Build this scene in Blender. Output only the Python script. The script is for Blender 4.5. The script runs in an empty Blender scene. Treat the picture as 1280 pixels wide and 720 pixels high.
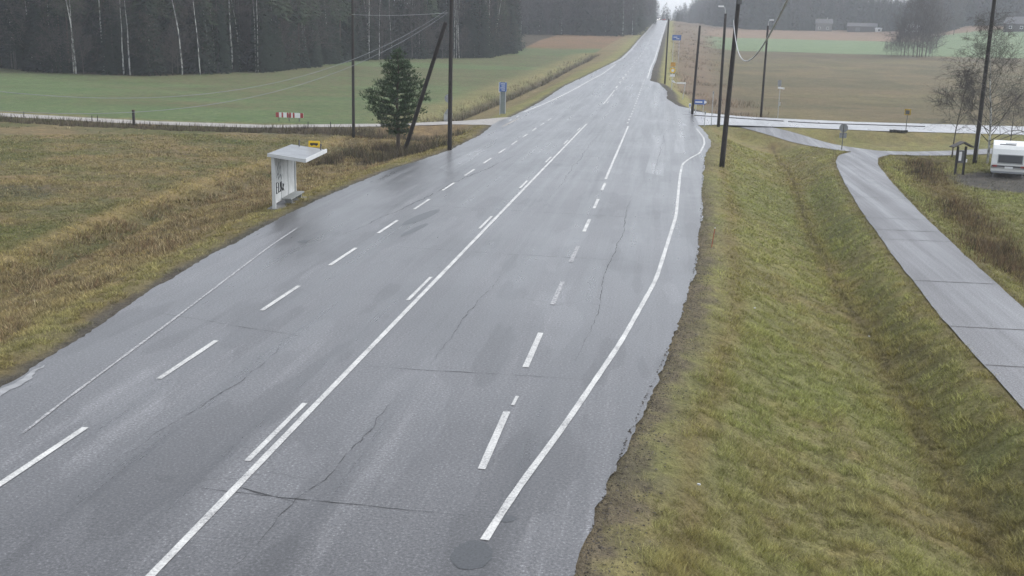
import bpy, math, random
import numpy as np
from mathutils import Vector, Matrix
random.seed(7)
RNG = np.random.default_rng(11)
scene = bpy.context.scene
COL = scene.collection

# ------------------------------------------------------------------ camera
CAM_H = 7.3
FPX, CX, CY = 1340.0, 640.0, 360.0
def _n(v): return v / np.linalg.norm(v)
_rho = math.radians(1.5)
cam_dY = _n(np.array([832. - CX, -(53. - CY), -FPX]))          # the road's direction seen by the camera
cam_up = _n(np.cross(np.array([math.cos(_rho), -math.sin(_rho), 0.]), cam_dY))
cam_dX = np.cross(cam_dY, cam_up)
R3 = np.array([cam_dX, cam_dY, cam_up])                        # rows: world axes in camera space
cd = bpy.data.cameras.new('camera'); cam = bpy.data.objects.new('camera', cd); COL.objects.link(cam)
M = Matrix.Identity(4)
for i in range(3):
    for j in range(3): M[i][j] = float(R3[i, j])
M[2][3] = CAM_H
cam.matrix_world = M
cd.sensor_width = 36.0; cd.lens = 36.0 * FPX / 1280.0
cd.clip_start = 0.1; cd.clip_end = 6000
scene.camera = cam

# ------------------------------------------------------------------ numpy noise
def _h(ix, iy, s):
    n = (ix * 374761393 + iy * 668265263 + s * 1274126177) & 0xffffffff
    n = ((n ^ (n >> 13)) * 1274126177) & 0xffffffff
    return ((n ^ (n >> 16)) & 0xffff) / 65535.0
def vnoise(x, y, s=0):
    x = np.asarray(x, float); y = np.asarray(y, float)
    xi = np.floor(x).astype(np.int64); yi = np.floor(y).astype(np.int64)
    fx = x - xi; fy = y - yi
    fx = fx * fx * (3 - 2 * fx); fy = fy * fy * (3 - 2 * fy)
    a = _h(xi, yi, s); b = _h(xi + 1, yi, s); c = _h(xi, yi + 1, s); d = _h(xi + 1, yi + 1, s)
    return (a * (1 - fx) + b * fx) * (1 - fy) + (c * (1 - fx) + d * fx) * fy
def fbm(x, y, s=0, o=4):
    r = 0; a = .5; t = 0
    for k in range(o):
        r = r + a * vnoise(x, y, s + k * 17); t += a
        x = x * 2.03 + 5.1; y = y * 2.03 + 3.7; a *= .5
    return r / t
def sstep(x, a, b):
    k = np.clip((np.asarray(x, float) - a) / (b - a), 0, 1); return k * k * (3 - 2 * k)
def I(x, pts): return np.interp(x, [p[0] for p in pts], [p[1] for p in pts])

# ------------------------------------------------------------------ the lie of the land
ZROAD = [(-80, 0), (112, 0), (135, .25), (169, 1.1), (214, 1.9), (274, 3.0), (322, 4.9), (409, 8.1), (547, 13.1), (640, 17.0), (774, 22.4), (850, 22.9), (1000, 18), (3000, 18)]
ZLEFT = [(-300, -1.), (100, -1.), (150, -.7), (200, .5), (274, 2.3), (322, 4.2), (380, 7.4), (409, 8.3), (547, 14), (774, 23), (1000, 28), (1500, 40), (3000, 60)]
ZRIGHT = [(-300, -1.), (100, -1.2), (160, -.9), (250, .9), (320, 3.0), (380, 5.0), (450, 7.6), (520, 10.2), (600, 13.3), (680, 17.0), (800, 20), (1000, 26), (1300, 40), (1600, 56), (3000, 75)]
EL = [(-80, -12.5), (12, -12.9), (19, -13.1), (22.5, -13.4), (27, -14.1), (36, -14.7), (44, -15.1), (57, -14.9), (68.7, -13.7), (81, -13.6), (90, -14.2), (96, -14.5), (103, -14.1), (130, -14.1), (155, -14.1), (180, -13.2), (232, -12), (274, -11), (322, -10.2), (409, -9.9), (547, -9.0), (774, -7.7), (1000, -6.5), (3000, 4)]
ER = [(-80, -1.6), (8, -1.3), (13.7, -.88), (17.2, -.56), (20, -.24), (28.4, .8), (36.2, 1.39), (44.6, 1.83), (61.4, 2.44), (72.6, 2.96), (81.7, 3.74), (90, 3.8), (98, 3.4), (124, 3.3), (126, 1.95), (138, .55), (154, .48), (171, -.8), (177, -2.2), (227, -2.3), (322, -1.8), (409, -1.5), (547, -.8), (774, .4), (1000, 1.5), (3000, 12)]
def zroad(t):
    k = 0
    for d in (-12, -6, 0, 6, 12): k = k + I(t + d, ZROAD)
    return k / 5
def edgeL(t): return (I(t - 2, EL) + I(t, EL) + I(t + 2, EL)) / 3
def edgeR(t): return (I(t - 1, ER) + I(t, ER) + I(t + 1, ER)) / 3

# strips other than the main road: near edge / far edge or centre line + half width, heights
SIDE_C = [(2, 111.5), (8, 110), (20, 109.6), (36, 113), (70, 118), (130, 124), (240, 132)]
SIDE_W = [(2, 12.5), (5, 8.5), (8, 6.8), (12, 6.0), (20, 5.8), (36, 5.8), (240, 5.5)]
SIDE_Z = [(2, 0), (10, -.12), (40, -.3), (240, -.4)]
TRACK_C = [(-140, 106), (-100, 101), (-75, 97), (-62, 95.5), (-47, 93), (-35, 93.6), (-26, 94.6), (-18, 96), (-13, 97.2)]
TRACK_W = [(-140, 1.7), (-22, 1.7), (-18, 2.3), (-15, 4.6), (-13, 7.0)]
TRACK_Z = [(-140, -1.), (-36, -1.), (-24, -.55), (-15, -.02), (-13, 0)]
PATH_A = [(5.3, 107), (7.2, 105.9), (9.5, 102.2), (11.5, 98.4), (13.9, 91.9), (16.5, 88.2), (20.3, 88.4), (25, 91.2), (31, 95.5), (40, 100), (60, 106), (90, 112)]
PATH_B = [(16.9, 88.3), (15.0, 84.6), (13.95, 79.2), (12.75, 67.6), (11.75, 56), (10.95, 44.2), (10.35, 33.7), (10.1, 24), (10.0, 10), (10.0, -40)]
def dense(pts, step=1.0, smooth=True):
    p = np.array(pts, float)
    seg = np.r_[0, np.cumsum(np.hypot(*np.diff(p, axis=0).T))]
    s = np.arange(0, seg[-1], step); s = np.r_[s, seg[-1]]
    out = np.stack([np.interp(s, seg, p[:, k]) for k in range(p.shape[1])], 1)
    if smooth:
        for _ in range(int(3 / step)):
            out[1:-1] = (out[:-2] + 2 * out[1:-1] + out[2:]) / 4
    return out
PA, PB = dense(PATH_A, .5), dense(PATH_B, .5)
DITCH_R = dense([(9.6, 96), (9.63, 82), (9.0, 72), (7.73, 55.5), (7.1, 41), (7.0, 32.5), (6.65, 25.6), (6.55, 19), (6.5, 5), (6.5, -30)], 1)
DITCH_L = dense([(-19.5, -20), (-20.5, 20), (-21.5, 32), (-21.9, 38), (-23.2, 47), (-23.8, 62), (-24, 78), (-24.5, 86)], 1)
DITCH_L2 = dense([(-22, 99.5), (-22.5, 110), (-22.5, 130), (-22.5, 155), (-21.5, 190), (-20.5, 240), (-19.5, 300)], 2)
DITCH_T = dense([(-17.5, 86.5), (-24, 90.2), (-35, 89.8), (-47, 89), (-62, 91.5), (-100, 97)], 1)   # along the near side of the farm track
def dpoly(u, t, P):
    """distance to a polyline (and index of nearest vertex)"""
    u = np.asarray(u, float); t = np.asarray(t, float)
    best = np.full(u.shape, 1e9); idx = np.zeros(u.shape, int)
    for k in range(len(P) - 1):
        a = P[k]; b = P[k + 1]; dx, dy = b - a; L = dx * dx + dy * dy
        q = np.clip(((u - a[0]) * dx + (t - a[1]) * dy) / L, 0, 1)
        d = np.hypot(u - a[0] - q * dx, t - a[1] - q * dy)
        m = d < best; best = np.where(m, d, best); idx = np.where(m, k, idx)
    return best
def masked_dpoly(u, t, P, m):
    """distance only where near the polyline's bounding box (else far)"""
    d = np.full(u.shape, 1e3)
    box = (u > P[:, 0].min() - m) & (u < P[:, 0].max() + m) & (t > P[:, 1].min() - m) & (t < P[:, 1].max() + m)
    if box.any(): d[box] = dpoly(u[box], t[box], P)
    return d
def base_height(u, t):
    zr = zroad(t); L = edgeL(t); R = edgeR(t)
    wl = sstep(L - u, .35, 5.2 + 18 * sstep(t, 150, 330))
    wr = sstep(u - R, .3, 4.2 + 26 * sstep(t, 150, 330))
    zl = I(t, ZLEFT)
    zrt = I(t, ZRIGHT) + 6 * sstep(u, 105, 175) * sstep(t, 395, 520) + .25 * sstep(u, 12, 30) * sstep(120 - t, 0, 20)
    z = zr - .05
    z = z * (1 - wl) + zl * wl
    z = z * (1 - wr) + zrt * wr
    return z
def height(u, t, micro=True):
    u = np.atleast_1d(np.asarray(u, float)); t = np.atleast_1d(np.asarray(t, float))
    z = base_height(u, t)
    d = masked_dpoly(u, t, DITCH_R, 5); z -= .62 * (1 - sstep(d, .12, 2.4)) * sstep(100 - t, 0, 14)
    d = masked_dpoly(u, t, DITCH_L, 5); z -= .55 * (1 - sstep(d, .2, 2.6))
    d = masked_dpoly(u, t, DITCH_L2, 5); z -= .8 * (1 - sstep(d, .3, 3.0))
    d = masked_dpoly(u, t, DITCH_T, 5); z -= .7 * (1 - sstep(d, .3, 2.4))
    # flatten under the strips
    def strip(z, dd, hw, zs, blend, sink=.035):
        w = 1 - sstep(dd - hw, .1, blend); zz = z * (1 - w) + (zs - sink) * w
        return zz
    dm = np.abs(t - I(u, SIDE_C)) ; ok = (u > 2.0)
    z = np.where(ok, strip(z, dm, I(u, SIDE_W), I(u, SIDE_Z), 3.5), z)
    dm = np.abs(t - I(u, TRACK_C)); ok = (u < -12.9) & (u > -160)
    z = np.where(ok, strip(z, dm, I(u, TRACK_W), I(u, TRACK_Z), 2.4), z)
    d = masked_dpoly(u, t, PA, 4); z = strip(z, d, 1.5, path_z(u, t), 2.2)
    d = masked_dpoly(u, t, PB, 4); z = strip(z, d, 1.45, path_z(u, t), 1.9)
    L = edgeL(t); R = edgeR(t)
    inside = sstep(u, 0, .2) * 0 + ((u > L - .15) & (u < R + .15) & (u < 30))
    z = np.where(inside > 0, zroad(t) - .06, z)
    if micro:
        off = np.minimum(np.abs(u - L), np.abs(u - R)); out = ((u < L) | (u > R)) * sstep(off, .1, 1.2)
        dp = np.minimum(masked_dpoly(u, t, PA, 4), masked_dpoly(u, t, PB, 4)); out = out * sstep(dp, 1.6, 2.4)
        out = out * sstep(np.abs(t - I(u, SIDE_C)) - I(u, SIDE_W), 0, 1)
        out = np.where((u < -12) & (u > -160), out * sstep(np.abs(t - I(u, TRACK_C)) - I(u, TRACK_W), 0, 1), out)
        near = 1 - sstep(t, 60, 160)
        z = z + out * near * (.10 * (fbm(u * 1.6, t * 1.6, 3) - .5) + .13 * (fbm(u * 4.2, t * 4.2, 9, 2) - .5))
        z = z + out * .35 * (fbm(u * .05, t * .05, 21, 3) - .5) * sstep(off, 4, 14)
    return z
def path_z(u, t):
    # meets the side road at its level, then drops to the level of the verge
    return -.12 - .62 * sstep(106 - t, 0, 12) + .35 * sstep(u, 20, 45)
def ray(px, py):
    r = np.array([px - CX, -(py - CY), -FPX]); return R3 @ r / np.linalg.norm(r)
def at(px, py):
    """pixel of the photograph -> the point of the ground it shows"""
    r = ray(px, py); ks = np.geomspace(8, 2600, 900)
    zz = CAM_H + ks * r[2]; hh = height(ks * r[0], ks * r[1], False)
    i = int(np.argmax(zz < hh))
    if i == 0: i = len(ks) - 1
    a, b = ks[i - 1], ks[i]
    for _ in range(12):
        m = (a + b) / 2
        if CAM_H + m * r[2] < height(m * r[0], m * r[1], False)[0]: b = m
        else: a = m
    m = (a + b) / 2
    return Vector((m * r[0], m * r[1], float(height(m * r[0], m * r[1], False)[0])))
def aim(px, py, t):
    """point of the pixel's ray at distance t along the road"""
    r = ray(px, py); k = t / r[1]; return Vector((k * r[0], t, CAM_H + k * r[2]))
def gz(u, t): return float(height(u, t)[0])

# ------------------------------------------------------------------ materials
def mat(name):
    m = bpy.data.materials.new(name); m.use_nodes = True
    nt = m.node_tree; b = nt.nodes['Principled BSDF']; return m, nt, b
def N(nt, typ, **kw):
    n = nt.nodes.new(typ)
    for k, v in kw.items():
        if k.startswith('i_'): n.inputs[int(k[2:])].default_value = v
        else: setattr(n, k, v)
    return n
def noise(nt, vec, scale, detail=4, rough=.55, dim='3D'):
    n = N(nt, 'ShaderNodeTexNoise'); n.noise_dimensions = dim
    n.inputs['Scale'].default_value = scale; n.inputs['Detail'].default_value = detail; n.inputs['Roughness'].default_value = rough
    if vec is not None: nt.links.new(vec, n.inputs['Vector'])
    return n.outputs['Fac']
def ramp(nt, fac, stops):
    r = N(nt, 'ShaderNodeValToRGB'); e = r.color_ramp.elements
    while len(e) < len(stops): e.new(.5)
    for q, (p, c) in zip(e, stops):
        q.position = p; q.color = (c[0], c[1], c[2], 1) if hasattr(c, '__len__') else (c, c, c, 1)
    nt.links.new(fac, r.inputs[0]); return r.outputs[0]
def mixc(nt, a, b, fac, mode='MIX'):
    m = N(nt, 'ShaderNodeMix', data_type='RGBA', blend_type=mode)
    for s, v in ((m.inputs[0], fac), (m.inputs[6], a), (m.inputs[7], b)):
        if hasattr(v, 'links') or hasattr(v, 'is_linked'): nt.links.new(v, s)
        elif isinstance(v, (int, float)): s.default_value = v if s.type == 'VALUE' else (v, v, v, 1)
        else: s.default_value = (v[0], v[1], v[2], 1)
    return m.outputs[2]
def math_(nt, op, a, b=0.0, clamp=False):
    m = N(nt, 'ShaderNodeMath', operation=op, use_clamp=clamp)
    for s, v in zip(m.inputs, (a, b)):
        if isinstance(v, (int, float)): s.default_value = v
        else: nt.links.new(v, s)
    return m.outputs[0]
def pos(nt): return N(nt, 'ShaderNodeNewGeometry').outputs['Position']
def stretch(nt, v, sx, sy, sz=1):
    m = N(nt, 'ShaderNodeVectorMath', operation='MULTIPLY'); nt.links.new(v, m.inputs[0]); m.inputs[1].default_value = (sx, sy, sz); return m.outputs[0]
def bump(nt, b, h, strength=.3, dist=.02):
    n = N(nt, 'ShaderNodeBump'); n.inputs['Strength'].default_value = strength; n.inputs['Distance'].default_value = dist
    nt.links.new(h, n.inputs['Height']); nt.links.new(n.outputs[0], b.inputs['Normal'])
def simple(name, col, rough=.7, var=.25, scale=6., metallic=0, spec=.5, bmp=0, obj=False):
    m, nt, b = mat(name)
    v = N(nt, 'ShaderNodeTexCoord').outputs['Object'] if obj else pos(nt)
    f = noise(nt, v, scale, 5, .65)
    lo = [c * (1 - var) for c in col]; hi = [min(1, c * (1 + var)) for c in col]
    nt.links.new(ramp(nt, f, [(.3, lo), (.7, hi)]), b.inputs['Base Color'])
    b.inputs['Roughness'].default_value = rough; b.inputs['Metallic'].default_value = metallic
    b.inputs['Specular IOR Level'].default_value = spec
    if bmp: bump(nt, b, f, bmp, .01)
    return m

# asphalt, damp after rain: worn wheel tracks, aggregate, patches, hairline cracks
def asphalt(name, base, r0=.30, r1=.55, cracks=True, tint=(1, 1.0, 1.03), tracks=True):
    m, nt, b = mat(name); P = pos(nt)
    big = noise(nt, P, .12, 4); mid = noise(nt, P, .9, 5, .6); fine = noise(nt, P, 19, 4, .85); agg = noise(nt, P, 9, 2, .9)
    streak = noise(nt, stretch(nt, P, 1.35, .035), 1.0, 4, .65)
    patch = noise(nt, stretch(nt, P, .5, .09), 1.0, 3, .5)
    c = ramp(nt, fine, [(.34, [base * .32 * k for k in tint]), (.48, [base * .85 * k for k in tint]), (.58, [base * 1.25 * k for k in tint]), (.68, [base * 3.0 * k for k in tint])])
    c = mixc(nt, c, ramp(nt, big, [(.3, .78), (.7, 1.2)]), 1.0, 'MULTIPLY')
    c = mixc(nt, c, ramp(nt, mid, [(.3, .90), (.7, 1.1)]), 1.0, 'MULTIPLY')
    if tracks:
        c = mixc(nt, c, ramp(nt, streak, [(.36, .66), (.48, .95), (.56, 1.02), (.64, 1.35)]), 1.0, 'MULTIPLY')
        c = mixc(nt, c, ramp(nt, patch, [(.42, .78), (.435, 1.0), (.58, 1.0), (.595, 1.2)]), 1.0, 'MULTIPLY')
    if cracks:
        w = N(nt, 'ShaderNodeVectorMath', operation='ADD'); nn = N(nt, 'ShaderNodeTexNoise'); nn.inputs['Scale'].default_value = .8; nn.inputs['Detail'].default_value = 6; nt.links.new(P, nn.inputs['Vector'])
        sc = N(nt, 'ShaderNodeVectorMath', operation='SCALE'); nt.links.new(nn.outputs['Color'], sc.inputs[0]); sc.inputs['Scale'].default_value = 1.3
        nt.links.new(P, w.inputs[0]); nt.links.new(sc.outputs[0], w.inputs[1])
        vo = N(nt, 'ShaderNodeTexVoronoi', feature='DISTANCE_TO_EDGE'); vo.inputs['Scale'].default_value = .42; nt.links.new(stretch(nt, w.outputs[0], 1, .55), vo.inputs['Vector'])
        ck = ramp(nt, vo.outputs['Distance'], [(.0, 1), (.007, 0)])
        msk = ramp(nt, noise(nt, P, .23, 2), [(.52, 0), (.62, 1)])
        f = math_(nt, 'MULTIPLY', ck, msk); f = math_(nt, 'MULTIPLY', f, .6)
        c = mixc(nt, c, [base * .3] * 3, f)
    nt.links.new(c, b.inputs['Base Color'])
    wet = math_(nt, 'ADD', math_(nt, 'MULTIPLY', streak, .8), math_(nt, 'MULTIPLY', mid, .2))
    rr = ramp(nt, wet, [(.38, r0), (.62, r1)])
    nt.links.new(rr, b.inputs['Roughness']); b.inputs['Specular IOR Level'].default_value = .5
    bump(nt, b, fine, .15, .004)
    return m
M_ROAD = asphalt('road_asphalt', .098, .27, .40)
M_SIDE = asphalt('side_asphalt', .23, .26, .38, False, tracks=False)  # base colour raised above the main road's to stand in for wet sheen
M_PATH = asphalt('path_asphalt', .125, .36, .6, True, (1.0, 1.0, 1.04), False)
M_TARDARK = simple('tar_patch', (.044, .047, .050), .36, .45, 24)
M_CRACK = simple('crack', (.042, .042, .044), .8, .3, 10)
M_JOINT = simple('path_joint', (.07, .068, .068), .8, .3, 10)
def paint_mat():
    m, nt, b = mat('road_paint'); P = pos(nt)
    f1 = noise(nt, P, 22, 4, .75); f2 = noise(nt, P, 1.2, 3)
    k = math_(nt, 'ADD', math_(nt, 'MULTIPLY', f1, .65), math_(nt, 'MULTIPLY', f2, .35))
    c = ramp(nt, k, [(.34, (.13, .13, .13)), (.45, (.38, .38, .37)), (.64, (.64, .64, .61))])
    nt.links.new(c, b.inputs['Base Color']); b.inputs['Roughness'].default_value = .55; return m
M_PAINT = paint_mat()
def paint_old():
    m, nt, b = mat('worn_paint'); P = pos(nt)
    f1 = noise(nt, P, 14, 5, .8)
    nt.links.new(ramp(nt, f1, [(.42, (.13, .13, .135)), (.58, (.42, .42, .42))]), b.inputs['Base Color']); b.inputs['Roughness'].default_value = .6; return m
M_PAINTOLD = paint_old()
def ground_mat():
    m, nt, b = mat('ground'); P = pos(nt)
    a = N(nt, 'ShaderNodeAttribute', attribute_name='Col').outputs['Color']; f1 = noise(nt, P, 1.1, 6, .7); f2 = noise(nt, P, 9, 4, .75); f3 = noise(nt, P, .12, 3)
    c = mixc(nt, a, ramp(nt, f1, [(.25, (.62, .62, .60)), (.5, (1, 1, 1)), (.75, (1.35, 1.32, 1.2))]), 1, 'MULTIPLY')
    c = mixc(nt, c, ramp(nt, f2, [(.25, .55), (.5, 1.0), (.75, 1.45)]), 1, 'MULTIPLY')
    c = mixc(nt, c, ramp(nt, f3, [(.3, (.85, .9, .85)), (.7, (1.15, 1.08, 1.1))]), 1, 'MULTIPLY')
    nt.links.new(c, b.inputs['Base Color']); b.inputs['Roughness'].default_value = .95; b.inputs['Specular IOR Level'].default_value = .15
    bump(nt, b, math_(nt, 'ADD', f1, f2), .9, .12); return m
M_GROUND = ground_mat()
def blade_mat(name='grass_blades'):
    m, nt, b = mat(name)
    a = N(nt, 'ShaderNodeAttribute', attribute_name='Col').outputs['Color']
    nt.links.new(a, b.inputs['Base Color']); b.inputs['Roughness'].default_value = .8; b.inputs['Specular IOR Level'].default_value = .08
    return m
M_BLADE = blade_mat()

# ------------------------------------------------------------------ mesh helpers
def tag(o, label=None, cat=None, group=None, kind=None):
    if label: o['label'] = label
    if cat: o['category'] = cat
    if group: o['group'] = group
    if kind: o['kind'] = kind
    return o
def link(name, me, material=None, parent=None):
    o = bpy.data.objects.new(name, me); COL.objects.link(o)
    if material is not None:
        for mm in (material if isinstance(material, (list, tuple)) else [material]): me.materials.append(mm)
    if parent is not None: o.parent = parent
    return o
def empty(name, loc=(0, 0, 0), rz=0):
    o = bpy.data.objects.new(name, None); COL.objects.link(o); o.location = loc; o.rotation_euler = (0, 0, rz); o.empty_display_size = .3; return o
def np_mesh(name, V, F, cols=None, smooth=False, mats=None):
    """V (n,3), F (m,k) all faces with k corners; cols per vertex (n,3)"""
    V = np.asarray(V, np.float32); F = np.asarray(F, np.int32); me = bpy.data.meshes.new(name)
    me.vertices.add(len(V)); me.vertices.foreach_set('co', V.ravel())
    k = F.shape[1]; me.loops.add(F.size); me.loops.foreach_set('vertex_index', F.ravel())
    me.polygons.add(len(F)); me.polygons.foreach_set('loop_start', np.arange(0, F.size, k, dtype=np.int32))
    try: me.polygons.foreach_set('loop_total', np.full(len(F), k, np.int32))
    except Exception: pass
    if cols is not None:
        at_ = me.attributes.new('Col', 'FLOAT_COLOR', 'POINT')
        c = np.ones((len(V), 4), np.float32); c[:, :3] = cols; at_.data.foreach_set('color', c.ravel())
    if mats is not None: me.polygons.foreach_set('material_index', np.asarray(mats, np.int32))
    me.update(calc_edges=True)
    if smooth: me.polygons.foreach_set('use_smooth', np.ones(len(F), bool))
    me.validate(); return me
class MB:
    def __init__(s): s.v = []; s.f = []
    def add(s, vs, fs):
        n = len(s.v); s.v += [tuple(v) for v in vs]; s.f += [tuple(i + n for i in f) for f in fs]; return s
    def box(s, c, d, rz=0, rx=0, ry=0, bev=0):
        x, y, z = d[0] / 2, d[1] / 2, d[2] / 2
        R = Matrix.Rotation(rz, 3, 'Z') @ Matrix.Rotation(ry, 3, 'Y') @ Matrix.Rotation(rx, 3, 'X'); c = Vector(c)
        vs = [c + R @ Vector((a * x, b * y, e * z)) for a in (-1, 1) for b in (-1, 1) for e in (-1, 1)]
        return s.add(vs, [(0, 1, 3, 2), (4, 6, 7, 5), (0, 4, 5, 1), (2, 3, 7, 6), (0, 2, 6, 4), (1, 5, 7, 3)])
    def tube(s, pts, r, n=8, cap=True):
        pts = [Vector(p) for p in pts]; rs = r if hasattr(r, '__len__') else [r] * len(pts); rings = []
        for i, p in enumerate(pts):
            d = (pts[min(i + 1, len(pts) - 1)] - pts[max(i - 1, 0)]).normalized()
            a = d.cross(Vector((0, 0, 1)) if abs(d.z) < .95 else Vector((1, 0, 0))).normalized(); b = d.cross(a)
            rings.append([p + (a * math.cos(2 * math.pi * k / n) + b * math.sin(2 * math.pi * k / n)) * rs[i] for k in range(n)])
        vs = [v for rg in rings for v in rg]; fs = []
        for i in range(len(pts) - 1):
            for k in range(n): fs.append((i * n + k, i * n + (k + 1) % n, (i + 1) * n + (k + 1) % n, (i + 1) * n + k))
        if cap: fs += [tuple(range(n))[::-1], tuple((len(pts) - 1) * n + k for k in range(n))]
        return s.add(vs, fs)
    def disc(s, c, r, nrm=(0, -1, 0), th=.01, n=24):
        c = Vector(c); d = Vector(nrm).normalized(); return s.tube([c - d * th / 2, c + d * th / 2], r, n)
    def prism(s, poly, axis_off):
        n = len(poly); o = Vector(axis_off); vs = [Vector(p) for p in poly] + [Vector(p) + o for p in poly]
        fs = [tuple(range(n))[::-1], tuple(range(n, 2 * n))] + [(i, (i + 1) % n, n + (i + 1) % n, n + i) for i in range(n)]
        return s.add(vs, fs)
    def build(s, name, m, parent=None, smooth=False, bevel=0):
        me = bpy.data.meshes.new(name); me.from_pydata(s.v, [], s.f); me.update()
        if smooth:
            for p in me.polygons: p.use_smooth = True
        o = link(name, me, m, parent)
        if bevel:
            b = o.modifiers.new('bevel', 'BEVEL'); b.width = bevel; b.segments = 2; b.limit_method = 'ANGLE'
        return o
# ------------------------------------------------------------------ ground colours by place
C_VERGE = np.array((.180, .172, .072)); C_OLIVE = np.array((.172, .155, .074)); C_STRAW = np.array((.19, .145, .07)); C_BROWN = np.array((.165, .125, .062))
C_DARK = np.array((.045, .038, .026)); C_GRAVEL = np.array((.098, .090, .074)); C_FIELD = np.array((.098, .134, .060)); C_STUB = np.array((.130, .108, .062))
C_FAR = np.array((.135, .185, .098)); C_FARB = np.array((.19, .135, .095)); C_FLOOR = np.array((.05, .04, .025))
def mix(a, b, w): w = np.asarray(w)[..., None]; return a * (1 - w) + b * w
def zone(u, t):
    u = np.atleast_1d(np.asarray(u, float)); t = np.atleast_1d(np.asarray(t, float))
    L = edgeL(t); R = edgeR(t); ju = (fbm(u * .5, t * .5, 31) - .5) * 2.4; jf = (fbm(u * 2.2, t * 2.2, 37, 3) - .5)
    n1 = fbm(u * .35, t * .35, 41); n2 = fbm(u * 1.3, t * 1.3, 43, 3); n3 = fbm(u * .09, t * .09, 47, 3)
    c = np.zeros(u.shape + (3,)) + C_OLIVE
    # ---- right side
    right = u > -5; dr = u - R
    g = mix(C_VERGE, C_OLIVE, sstep(n1, .38, .62)); g = mix(g, C_STRAW * .95, sstep(n2, .52, .75) * .4 * sstep(dr, .8, 3))
    g = mix(g, C_VERGE * np.array((.76, .86, .85)), sstep(n3, .5, .66) * .45)
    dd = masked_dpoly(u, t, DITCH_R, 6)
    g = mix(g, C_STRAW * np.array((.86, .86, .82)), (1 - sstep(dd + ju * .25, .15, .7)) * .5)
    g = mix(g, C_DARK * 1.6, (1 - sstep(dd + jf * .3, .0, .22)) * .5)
    g = mix(g, C_GRAVEL * np.array((1.25, 1.15, 1.0)), (1 - sstep(dr + ju * .3 + jf * 1.2, .15, .95)) * .9 * sstep(t, -1e4, 0) * (1 - .75 * sstep(t, 42, 62)))
    g = mix(g, C_STRAW * .8, np.exp(-((dr - 1.35 + ju * .3) / .35) ** 2) * .55)
    dp = np.minimum(masked_dpoly(u, t, PA, 6), masked_dpoly(u, t, PB, 6))
    g = mix(g, np.array((.11, .085, .045)), (1 - sstep(dp + ju * .15 + jf * .4, 1.55, 2.0)) * .6)
    hh = I(t, [(0, 13.9), (42, 14.2), (50, 14.9), (63, 16.8), (80, 18.8), (86, 20)])
    g = mix(g, np.array((.11, .078, .042)), np.exp(-((u - hh) / 1.4) ** 2) * .85 * (t < 86))
    g = mix(g, np.array((.105, .098, .036)), sstep(u, 21, 24) * (t < 90) * .6)
    # bare gravelly yard of the caravan
    e = np.hypot((u - 23.6) / 4.6, (t - 73.5) / 6.2) + jf * .35
    g = mix(g, np.array((.085, .078, .07)), (1 - sstep(e, .8, 1.05)))
    far = (t > I(u, SIDE_C) + 3) & right
    br = mix(C_STUB, C_STUB * np.array((.8, .86, .85)), sstep(n3 + .25 * (fbm(u * .02, t * .12, 51, 3) - .5), .42, .6)); br = mix(br, C_OLIVE, sstep(fbm(u * .03, t * .05, 53), .5, .7) * .35)
    br = mix(br, C_STRAW * .8, sstep(n2, .6, .8) * .3)
    br = mix(br, np.array((.085, .068, .045)), np.exp(-((t - 355 - (u * .02)) / 14) ** 2) * .6)
    br = mix(br, C_FAR, sstep(t + ju * 1.2, 381, 384) * (1 - sstep(t, 519, 522)))
    br = mix(br, C_DARK * 1.4, np.exp(-((t - 381) / 2.2) ** 2) * .8)
    br = mix(br, C_FARB, sstep(t, 519, 522) * (1 - sstep(t, 690, 700)))
    big = (u > 122) & (t > 519); br[big] = C_FAR
    hb = (u > 122) & (t > 560 + (u - 122) * .3) ; br[hb] = C_FARB
    # scrubby embankment beside the far road
    em = 1 - sstep(dr - ju * 1.2, 5 + .02 * t, 9 + .035 * t)
    gm = mix(C_VERGE * 1.1, np.array((.15, .115, .078)), sstep(dr + ju, 3.0, 6))
    br = mix(br, gm, em)
    br = mix(br, C_GRAVEL * .75, (1 - sstep(dr + jf * .8, 1.0, 2.2)) * (u < 12)); g = np.where(far[..., None], br, g)
    # ---- left side
    dl = L - u
    l = mix(C_BROWN * 1.25, C_OLIVE * .86, sstep(n1, .36, .62)); l = mix(l, C_STRAW * 1.0, sstep(n2, .45, .75) * .55)
    l = mix(l, np.array((.088, .098, .032)), sstep(fbm(u * .12, t * .2, 61), .48, .62) * .7); l = mix(l, np.array((.085, .075, .055)), sstep(fbm(u * .06, t * .1, 67), .6, .7) * .6)
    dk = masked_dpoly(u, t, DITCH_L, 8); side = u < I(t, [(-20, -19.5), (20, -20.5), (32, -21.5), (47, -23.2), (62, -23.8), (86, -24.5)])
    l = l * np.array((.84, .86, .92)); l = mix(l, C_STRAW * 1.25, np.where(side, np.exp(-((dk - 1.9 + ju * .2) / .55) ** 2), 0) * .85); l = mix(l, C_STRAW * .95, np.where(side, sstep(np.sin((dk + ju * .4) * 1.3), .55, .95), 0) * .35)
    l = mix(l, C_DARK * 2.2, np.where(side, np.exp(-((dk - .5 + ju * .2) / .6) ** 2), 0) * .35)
    bank = mix(np.array((.155, .118, .068)), C_STRAW * 1.15, sstep(n2, .4, .7) * .6)
    l = np.where((~side)[..., None], bank, l)
    l = mix(l, mix(C_VERGE * np.array((.85, .78, .9)), C_STRAW * .75, sstep(n1, .35, .6) * .6), 1 - sstep(dl + ju * .8, 1.2, 2.8))
    l = mix(l, C_GRAVEL * .8, (1 - sstep(dl + ju * .2 + jf * .4, .15, .75)))
    dt = masked_dpoly(u, t, DITCH_T, 5); l = mix(l, C_DARK * 1.15, (1 - sstep(dt + jf, 1.0, 2.6)) * .85)
    farl = t > I(u, TRACK_C)
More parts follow.
